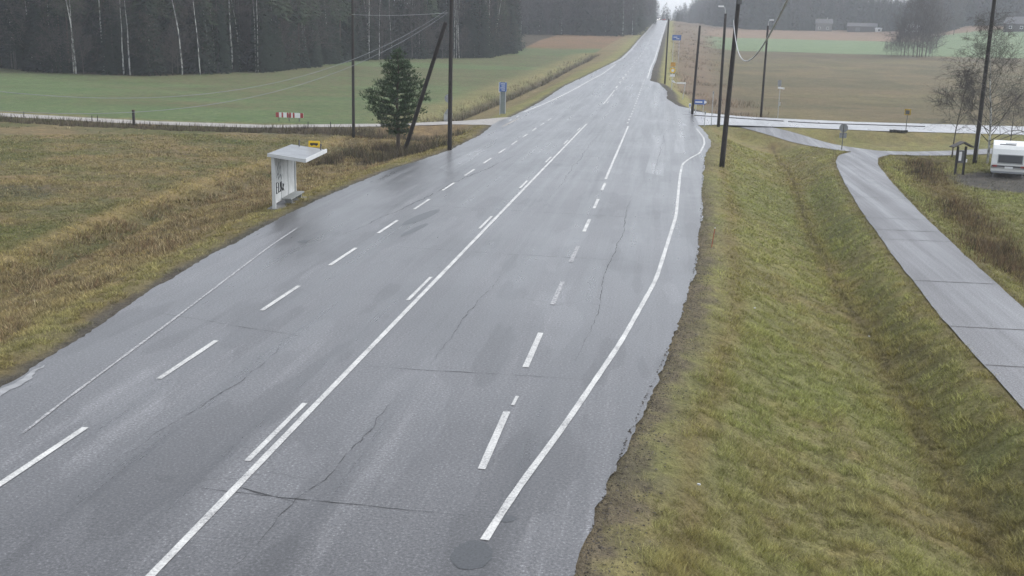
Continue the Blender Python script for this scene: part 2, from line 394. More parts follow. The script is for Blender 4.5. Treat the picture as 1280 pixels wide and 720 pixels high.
    gf = mix(C_FIELD, C_STUB * .85, sstep(fbm(u * .02, t * .035, 71), .44, .6) * .62); gf = mix(gf, C_FIELD * np.array((.8, 1.0, .75)), sstep(n2, .5, .7) * .4)
    gf = mix(gf, C_OLIVE, 1 - sstep(t - I(u, TRACK_C) + ju, 2, 5))
    gf = mix(gf, np.array((.15, .098, .055)), sstep(t + ju - u * .1 * 0, 322, 336))
    d2 = masked_dpoly(u, t, DITCH_L2, 12); gf = mix(gf, C_OLIVE * 1.05, (1 - sstep(d2, 3, 8)) * .8)
    rs = u > I(t, [(99, -22.5), (155, -22.5), (240, -20.5), (300, -19.5), (400, -17), (900, -12)])
    vg = mix(np.array((.165, .135, .070)), C_VERGE * 1.0, 1 - sstep(dl + ju, 2.2, 4.5)); gf = np.where(rs[..., None], vg, gf)
    gf = mix(gf, C_DARK * 1.5, (1 - sstep(d2 + jf * .8, .6, 1.8)) * .8)
    gf = mix(gf, C_GRAVEL * .75, (1 - sstep(dl + jf * .5, .2, 1.0)))
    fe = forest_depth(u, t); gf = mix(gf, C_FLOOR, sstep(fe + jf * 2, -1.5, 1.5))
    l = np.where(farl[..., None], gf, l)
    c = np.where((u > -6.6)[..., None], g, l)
    return c
# forest on the left: edge line in the world (from near left to its far right corner)
FE = None
def forest_depth(u, t):
    """>0 inside the left wood"""
    P = FE
    d = masked_dpoly(u, t, P, 60)
    te = np.interp(u, P[:, 0], P[:, 1]); ins = (t > te) & (u < P[-1, 0])
    return np.where(ins, d, -d)
_fe = [at(x, y) for x, y in ((2, 85.5), (60, 90), (100, 92.5), (180, 94.5), (250, 93), (320, 91), (360, 85), (400, 79), (440, 76), (480, 74), (560, 73), (610, 71), (640, 66))]
FE = np.array([(p.x, p.y) for p in _fe]); FE = FE[np.argsort(FE[:, 0])]
FE = np.vstack([[FE[0] + (-60, -6)], FE])
print('FOREST EDGE', FE.round(1).tolist())

# ------------------------------------------------------------------ ground sheet: fine where the photograph looks, out past the horizon
def build_ground():
    az = np.unique(np.concatenate([np.radians(np.arange(-36.5, 21.5, .085)), np.radians(np.arange(-180, 180.1, 2.5))]))
    az = az[(az > -math.pi + 1e-6)]
    rr = [3.0]
    while rr[-1] < 3200: rr.append(rr[-1] + max(.06, rr[-1] * .0085))
    rr = np.array(rr)
    A, R_ = np.meshgrid(az, rr, indexing='ij'); U = R_ * np.sin(A); T = R_ * np.cos(A)
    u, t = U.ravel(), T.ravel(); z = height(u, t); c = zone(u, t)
    V = np.stack([u, t, z], 1); nA, nR = len(az), len(rr)
    i = np.arange(nA)[:, None]; j = np.arange(nR - 1)[None, :]; i2 = (i + 1) % nA
    F = np.stack([(i * nR + j), (i * nR + j + 1), (i2 * nR + j + 1), (i2 * nR + j)], -1).reshape(-1, 4)[:, ::-1]
    V = np.vstack([V, [[0, 0, height(0., 0.)[0]]]]); c = np.vstack([c, c[:1]])
    me = np_mesh('ground', V, F, c, True)
    o = link('ground', me, M_GROUND); tag(o, kind='structure')
    m = MB(); n = len(az); ring = [V[k * nR] for k in range(nA)]; m.add(ring + [V[-1]], [(k, nA, (k + 1) % nA) for k in range(nA)])
    o2 = m.build('ground_under_mast', M_GROUND); tag(o2, kind='structure')
    ca = o2.data.attributes.new('Col', 'FLOAT_COLOR', 'POINT')
    for d in ca.data: d.color = (*C_OLIVE, 1)
    print('ground', len(V))
build_ground()

# ------------------------------------------------------------------ paved surfaces
def sheet(name, us_rows, material, zf, lift, cols=None, kind='structure'):
    """us_rows: list of rows, each an (n,2) array of ground points"""
    R_ = np.array(us_rows); a, b = R_.shape[:2]; u = R_[..., 0].ravel(); t = R_[..., 1].ravel()
    V = np.stack([u, t, zf(u, t) + lift], 1)
    i = np.arange(a - 1)[:, None]; j = np.arange(b - 1)[None, :]
    F = np.stack([i * b + j, i * b + j + 1, (i + 1) * b + j + 1, (i + 1) * b + j], -1).reshape(-1, 4)
    o = link(name, np_mesh(name, V, F, cols, True), material)
    nz = o.data.polygons[0].normal.z
    if nz < 0: o.data.flip_normals()
    return tag(o, kind=kind)
def camber(u, t): return zroad(t)
ts = np.concatenate([np.arange(-60, 10, 1.0), np.arange(10, 60, .2), np.arange(60, 130, .4), np.arange(130, 300, 1.5), np.arange(300, 1020, 5)])
jl = (fbm(ts * .5, ts * 0 + 3, 81, 3) - .5) * .22 + (fbm(ts * 5, ts * 0 + 3, 83, 2) - .5) * .12
jr = (fbm(ts * .4, ts * 0 + 9, 85, 3) - .5) * .22 + (fbm(ts * 3.1, ts * 0 + 7, 87, 3) - .5) * .12 + (RNG.random(len(ts)) - .5) * .05
sheet('road', [np.stack([np.linspace(edgeL(t) - .06 + a, edgeR(t) + .06 + b, 10), np.full(10, t)], 1) for t, a, b in zip(ts, jl, jr)], M_ROAD, camber, 0)
us = np.concatenate([np.arange(2.0, 40, .5), np.arange(40, 240, 4)])
sheet('side_road', [np.stack([np.full(6, u), I(u, SIDE_C) + np.linspace(-1, 1, 6) * I(u, SIDE_W) * (1 if u > 2.4 else .97)], 1) for u in us], M_SIDE, lambda u, t: I(u, SIDE_Z), .005)
us = np.concatenate([np.arange(-140, -30, 2), np.arange(-30, -12.9, .4)])
M_TRACK = simple('track_gravel', (.27, .25, .225), .6, .3, 1.5, bmp=.3)
sheet('farm_track', [np.stack([np.full(5, u), I(u, TRACK_C) + np.linspace(-1, 1, 5) * (I(u, TRACK_W) + .25 * (vnoise(u * .7, 0., 5) - .5))], 1) for u in us], M_TRACK, lambda u, t: I(u, TRACK_Z) - .012 * (u < -16), .004)
def ribbon_rows(P, w, j=.0, seed=1, n=3):
    d = np.gradient(P, axis=0); d /= np.hypot(d[:, 0], d[:, 1])[:, None]; nn = np.stack([-d[:, 1], d[:, 0]], 1)
    k = np.arange(len(P)); a = (fbm(k * .35, k * 0., seed) - .5) * j; b = (fbm(k * .35, k * 0. + 50, seed) - .5) * j
    return [np.stack([P[i] + nn[i] * q * (w + (a[i] if q > 0 else b[i])) for q in np.linspace(-1, 1, n)]) for i in range(len(P))]
sheet('bicycle_path', ribbon_rows(PA, 1.5, .10, 3), M_PATH, path_z, .0)
sheet('bicycle_path', ribbon_rows(PB, 1.45, .10, 7), M_PATH, path_z, .004)

# transverse joints across the bicycle path
class Sheets:
    def __init__(s): s.V = []; s.F = []
    def quadstrip(s, pts, w, zf, lift, taper=False, jit=0):
        P = np.array(pts, float); d = np.gradient(P, axis=0); d /= np.maximum(1e-6, np.hypot(d[:, 0], d[:, 1]))[:, None]
        nn = np.stack([-d[:, 1], d[:, 0]], 1); ww = np.full(len(P), w / 2.)
        if taper: ww = ww * np.sin(np.linspace(.15, math.pi - .15, len(P)))
        if jit: ww = ww * (1 + jit * (RNG.random(len(P)) - .5))
        A = P + nn * ww[:, None]; B = P - nn * ww[:, None]; n = len(s.V)
        for a, b in zip(A, B):
            s.V.append((a[0], a[1], float(zf(a[0], a[1])) + lift)); s.V.append((b[0], b[1], float(zf(b[0], b[1])) + lift))
        for k in range(len(P) - 1): q = n + 2 * k; s.F.append((q, q + 2, q + 3, q + 1))
    def poly(s, pts, zf, lift):
        n = len(s.V)
        for a in pts: s.V.append((a[0], a[1], float(zf(a[0], a[1])) + lift))
        s.F.append(tuple(range(n, n + len(pts))))
    def build(s, name, m):
        me = bpy.data.meshes.new(name); me.from_pydata(s.V, [], s.F); me.update()
        for p in me.polygons:
            if p.normal.z < 0: p.flip()
        return tag(link(name, me, m), kind='structure')
S = Sheets()
for t0 in (24.5, 28.5, 32.4, 39.0, 47.3, 50.2, 53.6, 61):
    i = int(np.argmin(np.abs(PB[:, 1] - t0))); c = PB[i]; k = np.linspace(-1.42, 1.42, 24)
    S.quadstrip(np.stack([c[0] + k, c[1] + k * .04 + (fbm(k * 2, k * 0 + t0, 5) - .5) * .08], 1), .07 if t0 in (28.5, 32.4, 39, 50.2) else .04, path_z, .010, jit=.9)
S.build('path_joints', M_JOINT)

# ------------------------------------------------------------------ painted markings
def zr1(u, t): return float(zroad(np.array([t]))[0])
MK = Sheets(); OLD = Sheets()
def line(u0, t0, u1, t1, w=.12, S_=None, step=1.0):
    n = max(2, int(abs(t1 - t0) / step) + 1); (S_ or MK).quadstrip(np.stack([np.linspace(u0, u1, n), np.linspace(t0, t1, n)], 1), w, zr1, .009, jit=.10)
uc = -6.60
line(-6.57, -20, -6.60, 97.2, .13)
for k in range(-1, 7):                                               # warning dashes to the left of the centre line
    t0 = 16.75 + 12.08 * k; line(uc - .22, t0, uc - .22, t0 + 3.1, .11)
t0 = 12.0
for k in range(-3, 15): a = 14.65 + 6.05 * k; line(-10.35, a, -10.35, a + 3.05, .13)
for t0 in (105.5, 110.5): line(-13.7, t0 - 8, -13.7, t0 - 6.4, .14)
for k, S_ in ((0, MK), (1, MK), (2, OLD), (3, OLD), (4, MK), (5, MK), (6, MK)): a = 17.2 + 6.05 * k; line(-2.75, a, -2.74, a + 3.0, .14, S_)
line(-2.68, 20.6, -2.66, 21.2, .07)
line(-2.8, 58.1, -2.85, 95.9, .14)
for t0 in np.arange(99.5, 121, 4.0): line(-3.05, t0, -3.05, t0 + 1.4, .16)
for t0 in np.arange(124, 182, 4.0): line(-3.08, t0, -3.08, t0 + 1.8, .16)
k = dense([(-2.26, 14.55), (-2.22, 14.85), (-2.08, 16.2), (-1.58, 19.29), (-.7, 25.7), (.12, 33.3), (.87, 46.4), (1.22, 61), (1.45, 67.2), (1.97, 70.7), (2.74, 74.4), (3.3, 81.6), (3.42, 87.2), (3.1, 96.0)], .5)
MK.quadstrip(k, .13, zr1, .009, jit=.15)
OLD.quadstrip(dense([(-11.3, 17.2), (-11.51, 18.8), (-12.09, 24.4), (-13.3, 35.3), (-13.6, 39.1)], .5), .065, zr1, .009, jit=.6)
# beyond the junction
line(-6.75, 126, -6.65, 152, .14)
for t0 in np.arange(156, 700, 12.0): cu = float(edgeL(t0) + edgeR(t0)) / 2 if t0 > 232 else -6.65; line(cu, t0, cu, t0 + 5, .22)
for t0 in np.arange(128, 210, 12.0): line(-6.4, t0, -6.4, t0 + 3, .11)
k = dense([(-13.9, 109.5), (-13.0, 131), (-11.9, 158), (-10.8, 195), (-10.5, 240)], 2); MK.quadstrip(k, .22, zr1, .009)
for t0 in (84, 88.6, 93.5, 98.5, 103): pass
tt = np.arange(240, 780, 6.); MK.quadstrip(np.stack([edgeL(tt) + .45, tt], 1), .24, zr1, .009)
tt = np.arange(184, 780, 6.); MK.quadstrip(np.stack([edgeR(tt) - .45, tt], 1), .24, zr1, .009)
MK.build('road_markings', M_PAINT); OLD.build('worn_road_markings', M_PAINTOLD)
# cracks, tar patches
CK = Sheets()
def crack(u0, t0, u1, t1, amp=.25, w=.035, seed=0):
    n = max(12, int(math.hypot(u1 - u0, t1 - t0) * 6)); k = np.linspace(0, 1, n); L_ = math.hypot(u1 - u0, t1 - t0)
    nx, ny = -(t1 - t0) / L_, (u1 - u0) / L_; j = ((fbm(k * L_ * .22, k * 0 + seed, 91, 2) - .5) * .9 + (fbm(k * L_ * 2.2, k * 0 + seed, 93, 4) - .5) * .35) * amp; w = w * .42
    CK.quadstrip(np.stack([u0 + (u1 - u0) * k + nx * j, t0 + (t1 - t0) * k + ny * j], 1), w * 1.2, zr1, .006, taper=True, jit=1.9)
crack(-7.6, 15.6, -2.6, 15.3, .25, .03, 1); crack(-6.6, 15.7, -5.4, 15.3, .2, .05, 8)
crack(-6.9, 22.5, -1.0, 22.6, .2, .028, 2); crack(-13.5, 26, -8, 24.5, .3, .022, 3); crack(-10, 36.5, 1.2, 36, .3, .03, 4)
crack(-5.6, 13, -5.0, 21, .6, .028, 5); crack(-5.0, 23, -4.7, 33, .4, .022, 6); crack(-1.6, 24, -1.2, 52, .3, .03, 7); crack(-9.1, 16, -8.6, 24, .6, .018, 9)
crack(-12, 46, 2, 45.4, .3, .03, 10); crack(-12, 58, 2, 57, .3, .03, 11); crack(-13, 70, 2.4, 69, .3, .035, 12); crack(-.2, 60, .4, 92, .4, .04, 13)
crack(-11.6, 38, -9.0, 70, .5, .05, 14); crack(-5, 50, -4.8, 90, .5, .03, 15)
CK.build('road_cracks', M_CRACK)
TP = Sheets()
def blob(c, a, b, rot=0, n=26, seed=0, S_=None):
    pts = []
    for k in range(n):
        th = 2 * math.pi * k / n; r = 1 + .07 * (vnoise(k * .7, seed * 3.1, 7) - .5) * 2
        x, y = a * r * math.cos(th), b * r * math.sin(th); pts.append((c[0] + x * math.cos(rot) - y * math.sin(rot), c[1] + x * math.sin(rot) + y * math.cos(rot)))
    (S_ or TP).poly(pts, zr1, .004)
blob((-2.36, 14.05), .30, .46, 0, 48, seed=1); blob((-2.08, 15.35), .19, .14, .1, seed=2); 
blob((-9.6, 43), .3, 2.2, -.12, seed=3); blob((-9.2, 40), .16, 1.6, -.1, seed=5); blob((-12.5, 36.5), .18, .3, 0, seed=6)
TP.build('tar_patches', M_TARDARK)
LP = Sheets()
LP.poly([(-.75, 62), (-.2, 61), (.33, 60.5), (.28, 70), (.36, 78), (.2, 88), (-.2, 87), (-.6, 88), (-.5, 76)], zr1, .003)
LP.poly([(-12.4, 60), (-11.4, 58), (-11.2, 70), (-12.2, 72)], zr1, .003)
LP.poly([(1.0, 74), (1.75, 74), (1.85, 92), (1.2, 92)], zr1, .003)
LP.poly([(-2.3, 96.6), (12, 97.8), (12, 108.5), (-2.3, 107)], lambda u, t: min(0, I(u, SIDE_Z)), .012) if False else None
LP.build('light_asphalt_patches', asphalt('patch_asphalt', .115, .25, .37, False, tracks=False))
# pale rim of standing water and washed grit along the ragged pavement edges
M_GRIT = simple('washed_grit', (.22, .22, .22), .28, .4, 3)
G = Sheets()
k = np.arange(17.3, 21.2, .15); G.quadstrip(np.stack([edgeL(k) + .12 + (fbm(k * 3, k * 0, 7) - .5) * .3, k], 1), .22, zr1, .007, taper=True, jit=.3)
G.build('road_edge_grit', M_GRIT)

# ------------------------------------------------------------------ sky, sun, haze
w = bpy.data.worlds.new('World'); scene.world = w; w.use_nodes = True; nt = w.node_tree
bg = nt.nodes['Background']; sk = nt.nodes.new('ShaderNodeTexSky'); sk.sky_type = 'NISHITA'; sk.sun_disc = False
SUN_EL, SUN_AZ = math.radians(52), math.radians(68)
sk.sun_elevation = SUN_EL; sk.sun_rotation = SUN_AZ; sk.air_density = 1.0; sk.dust_density = 1.6; sk.ozone_density = 2.0
hs = nt.nodes.new('ShaderNodeHueSaturation'); hs.inputs['Saturation'].default_value = .30
nt.links.new(sk.outputs[0], hs.inputs['Color']); nt.links.new(hs.outputs[0], bg.inputs['Color']); bg.inputs['Strength'].default_value = .15
sd = bpy.data.lights.new('sun', 'SUN'); sd.energy = .8; sd.angle = math.radians(40); sd.color = (1, .98, .95)
so = bpy.data.objects.new('sun', sd); COL.objects.link(so)
dv = Vector((math.sin(SUN_AZ) * math.cos(SUN_EL), math.cos(SUN_AZ) * math.cos(SUN_EL), math.sin(SUN_EL)))
so.rotation_euler = dv.to_track_quat('Z', 'Y').to_euler(); so.location = (0, -20, 60)
HAZE = .00042
m = MB().box((0, 1050, 67), (1900, 2300, 156)); hz = m.build('haze', None) if False else None
hm = bpy.data.materials.new('haze_air'); hm.use_nodes = True; hn = hm.node_tree
hn.nodes.remove(hn.nodes['Principled BSDF']); pv = hn.nodes.new('ShaderNodeVolumePrincipled')
pv.inputs['Color'].default_value = (.86, .90, .96, 1); pv.inputs['Density'].default_value = HAZE; pv.inputs['Anisotropy'].default_value = .2
hn.links.new(pv.outputs[0], hn.nodes['Material Output'].inputs['Volume'])
hz = MB().box((0, 700, 69), (7200, 7200, 146)).build('haze', hm); tag(hz, kind='stuff')
vs = scene.view_settings; vs.view_transform = 'Standard'; vs.look = 'None'; vs.exposure = 1.1; vs.gamma = 1; vs.use_curve_mapping = False
scene.cycles.volume_bounces = 1; scene.cycles.max_bounces = 6
# ------------------------------------------------------------------ grass and weeds
def blades(P, hgt, wid, col, lean=.6, nb=2, rng=RNG, spread=.05):
    """P (n,3) roots; one slender triangle per blade"""
    n = len(P); P = np.repeat(P, nb, 0); hgt = np.repeat(hgt, nb) * (.5 + .8 * rng.random(n * nb)); wid = np.repeat(wid, nb); col = np.repeat(col, nb, 0)
    P = P + np.c_[(rng.random((n * nb, 2)) - .5) * 2 * np.repeat(spread * np.ones(n), nb)[:, None], np.zeros(n * nb)]
    a = rng.random(n * nb) * 2 * np.pi; b = rng.random(n * nb) * 2 * np.pi; l = lean * (.3 + rng.random(n * nb))
    s = np.c_[np.cos(a), np.sin(a), a * 0] * (wid * .5)[:, None]
    tip = P + np.c_[np.cos(b) * l * hgt, np.sin(b) * l * hgt, hgt * (1 - .25 * l)]
    base = P - np.c_[P[:, :2] * 0, np.full(n * nb, .02)]
    V = np.stack([base - s, base + s, tip], 1).reshape(-1, 3); F = np.arange(len(V)).reshape(-1, 3)
    j = (.62 + .85 * rng.random((n * nb, 1)))
    C = np.repeat(col * j * 1.12, 3, 0); C[2::3] *= 1.35
    return V, F, np.clip(C, 0, .6)
def on_pavement(u, t):
    L = edgeL(t); R = edgeR(t)
    m = (u > L - .05) & (u < R + .05)
    m |= (u > 2) & (np.abs(t - I(u, SIDE_C)) < I(u, SIDE_W) + .1)
    m |= (u < -12.9) & (np.abs(t - I(u, TRACK_C)) < I(u, TRACK_W) + .05)
    m |= np.minimum(masked_dpoly(u, t, PA, 4), masked_dpoly(u, t, PB, 4)) < 1.5
    return m
def polar(n, r0, r1, a0=-35.5, a1=20.5):
    th = np.radians(a0 + (a1 - a0) * RNG.random(n)); r = np.exp(np.log(r0) + (np.log(r1) - np.log(r0)) * RNG.random(n))
    return r * np.sin(th), r * np.cos(th), r
def sward():
    u, t, r = polar(1300000, 9.5, 92); k = ~on_pavement(u, t) & (t > 6)
    u, t, r = u[k], t[k], r[k]; L = edgeL(t); R = edgeR(t); left = u < -6
    dl = L - u; dr = u - R
    # bare ground near the pavement
    e = np.where(left, dl - .5, dr - .9) + (fbm(u * 1.5, t * 1.5, 5) - .5) * .9
    p = np.clip(e * .9 + .12, .04, 1); p = np.where(np.hypot((u - 23.6) / 4.6, (t - 73.5) / 6.2) < .9, .05, p)
    p = p * (.25 + 1.5 * sstep(fbm(u * 2.4, t * 2.4, 23, 3), .35, .55)); k = RNG.random(len(u)) < p; u, t, r, left, dl, dr = (q[k] for q in (u, t, r, left, dl, dr))
    cl = fbm(u * 3.1, t * 3.1, 19, 3); c = zone(u, t) * (.30 + 1.5 * cl)[:, None]; z = height(u, t)
    n1 = fbm(u * .5, t * .5, 15, 3)
    h = (.045 + .035 * n1) * (.2 + 2.0 * sstep(cl, .3, .65))
    rough = left & (dl > 2.2); h = np.where(rough, .07 + .09 * sstep(n1, .4, .7), h)
    dd = masked_dpoly(u, t, DITCH_R, 5); h = np.where(~left, h + .05 * np.exp(-(dd / .7) ** 2), h)
    h = np.where(~left & (u > 13.5) & (t < 88), h + .06, h)
    straw = RNG.random(len(u)) < np.where(rough, .34, .12)
    c = np.where(straw[:, None], np.array((.19, .165, .09)) * (.7 + .5 * RNG.random((len(u), 1))), c * np.array((1.12, 1.18, 1.0)))
    w = np.maximum(.0065, r * .00050)
    V, F, C = blades(np.stack([u, t, z], 1), h, w, c, 1.15, 2, spread=.03 + r * .0006)
    o = link('grass', np_mesh('grass', V, F, C), M_BLADE); tag(o, 'short olive and yellowed winter grass on the verges and ditch slopes', 'grass', kind='stuff')
    print('sward', len(F))
sward()
def weeds(name, label, n, r0, r1, keep, hf, colr, lean=.5, nb=4, wk=.0006, spread=.12, wmin=.012):
    u, t, r = polar(n, r0, r1); k = ~on_pavement(u, t); u, t, r = u[k], t[k], r[k]
    k = RNG.random(len(u)) < keep(u, t); u, t, r = u[k], t[k], r[k]
    z = height(u, t); h = hf(u, t); c = np.array(colr)[RNG.integers(0, len(colr), len(u))] * (.7 + .6 * RNG.random((len(u), 1)))
    V, F, C = blades(np.stack([u, t, z], 1), h, np.maximum(wmin, r * wk), c, lean, nb, spread=spread)
    tag(link(name, np_mesh(name, V, F, C), M_BLADE), label, 'weeds', kind='stuff'); print(name, len(F))
STR = [(.23, .185, .10), (.17, .135, .075), (.12, .10, .058), (.27, .22, .13), (.09, .08, .05)]
RED = [(.15, .095, .055), (.12, .078, .045), (.19, .14, .075), (.08, .058, .038)]
DRK = [(.07, .055, .04), (.05, .042, .03), (.10, .08, .055), (.06, .062, .03)]
def k_bank(u, t):
    L = edgeL(t); dl = L - u; d = masked_dpoly(u, t, DITCH_L, 12); inner = (u > I(t, [(-20, -21), (32, -23), (47, -24.7), (62, -25.3), (86, -26)])) & (dl > 2.3) & (t < 92) & (u < -12)
    return inner * sstep(fbm(u * .8, t * .8, 133, 3), .42, .6)
weeds('dry_weeds', 'tangled dry brown weeds on the left roadside bank', 130000, 20, 92, k_bank, lambda u, t: .12 + .22 * fbm(u, t, 5, 2), STR + RED[:3], .8, 4, .0006, .14)
def k_field(u, t): return ((u < -24) & (t < I(u, TRACK_C) - 3)) * sstep(fbm(u * .35, t * .35, 141, 4), .50, .64)
weeds('field_weeds', 'patchy brown stubble and tussocks in the left foreground field', 26000, 30, 110, k_field, lambda u, t: .10 + .14 * fbm(u, t, 6, 2), STR + [(.07, .075, .03), (.06, .065, .03)], .8, 4, .0005, .16)
def k_track(u, t): return (dpoly_m(u, t, DITCH_T, 4) < 1.9) * 1.0
def dpoly_m(u, t, P, m): return masked_dpoly(u, t, P, m)
weeds('ditch_brush', 'dark leafless brush in the ditch beside the farm track', 110000, 70, 130, lambda u, t: k_track(u, t) * .9, lambda u, t: .3 + .55 * fbm(u * .4, t * .4, 8, 2), DRK, .5, 3, .0004, .3)
def k_pine(u, t): return (np.hypot((u + 19.5) / 5.2, (t - 73) / 6) < 1) * sstep(fbm(u * .7, t * .7, 151), .40, .55)
weeds('low_brush', 'dark low brush around the foot of the pine', 60000, 60, 92, k_pine, lambda u, t: .35 + .6 * fbm(u * .6, t * .6, 9, 2), DRK, .6, 4, .0004, .25)
HH = [(0, 13.9), (42, 14.2), (50, 14.9), (63, 16.8), (80, 18.8), (86, 20)]
def k_hedge(u, t): return np.exp(-((u - I(t, HH) + .2) / 1.05) ** 2) * (t < 84) * sstep(fbm(u * .35, t * .35, 161, 3), .42, .58)
weeds('hedge_scrub', 'rusty leafless scrub along the ditch right of the bicycle path', 90000, 34, 90, k_hedge, lambda u, t: .15 + .55 * fbm(u * .4, t * .4, 10, 2), RED + DRK, .45, 4, .00042, .2)
def k_l2(u, t): return (masked_dpoly(u, t, DITCH_L2, 6) < 1.6 + 1.2 * fbm(t * .1, t * 0., 3)) * .8
weeds('ditch_weeds', 'dark scrubby weeds in the ditch left of the far road', 60000, 98, 330, k_l2, lambda u, t: .25 + .65 * fbm(u * .3, t * .3, 11, 2), DRK, .4, 3, .00035, .5)
def k_emb(u, t):
    dr = u - edgeR(t); return ((t > 122) & (dr > 3.5) & (dr < 8 + .035 * t) & (u < 60)) * sstep(fbm(u * .2, t * .1, 171, 3), .45, .58) * .8
weeds('roadside_scrub', 'brown leafless scrub on the embankment right of the far road', 60000, 122, 700, k_emb, lambda u, t: .3 + .8 * fbm(u * .3, t * .1, 12, 2), RED + DRK, .5, 3, .0003, .7)

# loose clods and stones along the right pavement edge
def clods():
    n = 6500; t = 11 + 60 * RNG.random(n) ** 1.6; u = edgeR(t) + np.abs(RNG.normal(.2, .42, n)) + .01; z = height(u, t); s = .008 + .024 * RNG.random(n) ** 2.2
    o = np.array([(1, 0, 0), (-.5, .87, 0), (-.5, -.87, 0), (0, 0, .9)])
    a = RNG.random(n) * 6.28; ca, sa = np.cos(a), np.sin(a)
    V = np.zeros((n, 4, 3))
    for k in range(4):
        x = o[k, 0] * (.6 + .8 * RNG.random(n)); y = o[k, 1] * (.6 + .8 * RNG.random(n)); V[:, k, 0] = u + s * (x * ca - y * sa); V[:, k, 1] = t + s * (x * sa + y * ca); V[:, k, 2] = np.where(u < edgeR(t) + .06, .004, z) + s * o[k, 2] * .8
    F = (np.arange(n)[:, None, None] * 4 + np.array([(0, 1, 3), (1, 2, 3), (2, 0, 3)])[None]).reshape(-1, 3)
    C = np.repeat(np.array((.07, .062, .052)) * (.5 + 1.3 * RNG.random((n, 1)) ** 2), 4, 0)
    tag(link('gravel', np_mesh('gravel', V.reshape(-1, 3), F, C), M_BLADE), 'loose dark grit and clods along the right pavement edge', 'gravel', kind='stuff')
clods()

# ------------------------------------------------------------------ trees
M_LEAF = blade_mat('needles'); M_TWIG = blade_mat('twigs')
M_BARK = simple('bark_grey', (.075, .065, .055), .9, .35, 5)
def birch_bark():
    m, nt, b = mat('birch_bark'); v = stretch(nt, pos(nt), 1, 1, .5)
    f = noise(nt, v, 2.6, 4, .7)
    nt.links.new(ramp(nt, f, [(.40, (.10, .10, .10)), (.52, (.50, .50, .47)), (.7, (.66, .66, .62))]), b.inputs['Base Color']); b.inputs['Roughness'].default_value = .8; return m
M_BIRCH = birch_bark()
def spruce_crown(h, R, n, rng, low=.04, size=1.0, col=(.013, .022, .014)):
    s = low + (1 - low) * (1 - np.sqrt(1 - rng.random(n) * .995)); wh = .55 / h; s = (np.floor(s / wh) + .35 * rng.random(n)) * wh + .02; s = np.clip(s, low, .995)
    az = rng.random(n) * 2 * np.pi; az = az + .25 * np.sin(az * 5 + s * 60)
    lob = 1 + .22 * np.sin(az * 2 + 3 * rng.random()) ; rr = R * (1 - s) ** .8 * lob * (.25 + .75 * rng.random(n) ** .6)
    x, y = rr * np.cos(az), rr * np.sin(az); z = s * h - .30 * rr + .12 * (rng.random(n) - .5)
    L = (.28 + .5 * rng.random(n)) * size; w = L * (.20 + .14 * rng.random(n))
    rad = np.c_[np.cos(az), np.sin(az), -.35 - .5 * rng.random(n)]; sd = np.c_[-np.sin(az), np.cos(az), .5 * (rng.random(n) - .5)]
    p = np.c_[x, y, z]; V = np.stack([p, p + rad * L[:, None] * .55 + sd * w[:, None], p + rad * L[:, None] * .6 - sd * w[:, None] - np.c_[x * 0, x * 0, .1 * size + x * 0]], 1).reshape(-1, 3)
    C = np.repeat(np.array(col) * (.55 + .9 * rng.random((n, 1))) * np.array([1 + .2 * rng.random(), 1, 1]), 3, 0)
    return V, np.arange(len(V)).reshape(-1, 3), C
def tube_arr(pts, rs, n=5):
    m = MB().tube(pts, rs, n, False); return np.array(m.v, float), m.f
def tri_tubes(segs):
    """segs: list of (p0,p1,r0,r1) -> three-sided tubes as quads"""
    A = np.array([s[0] for s in segs], float); B = np.array([s[1] for s in segs], float); ra = np.array([s[2] for s in segs]); rb = np.array([s[3] for s in segs])
    d = B - A; d /= np.maximum(1e-6, np.linalg.norm(d, axis=1))[:, None]
    r = np.where(np.abs(d[:, 2:3]) > .9, np.array([[1., 0, 0]]), np.array([[0, 0, 1.]])); a = np.cross(d, r); a /= np.linalg.norm(a, axis=1)[:, None]; b = np.cross(d, a)
    V = []
    for k in range(3):
        o = a * math.cos(2.094 * k) + b * math.sin(2.094 * k); V.append(A + o * ra[:, None]); V.append(B + o * rb[:, None])
    V = np.stack(V, 1).reshape(-1, 3); i = np.arange(len(segs))[:, None, None] * 6
    F = (i + np.array([(0, 2, 3, 1), (2, 4, 5, 3), (4, 0, 1, 5)])[None]).reshape(-1, 4)
    return V, F
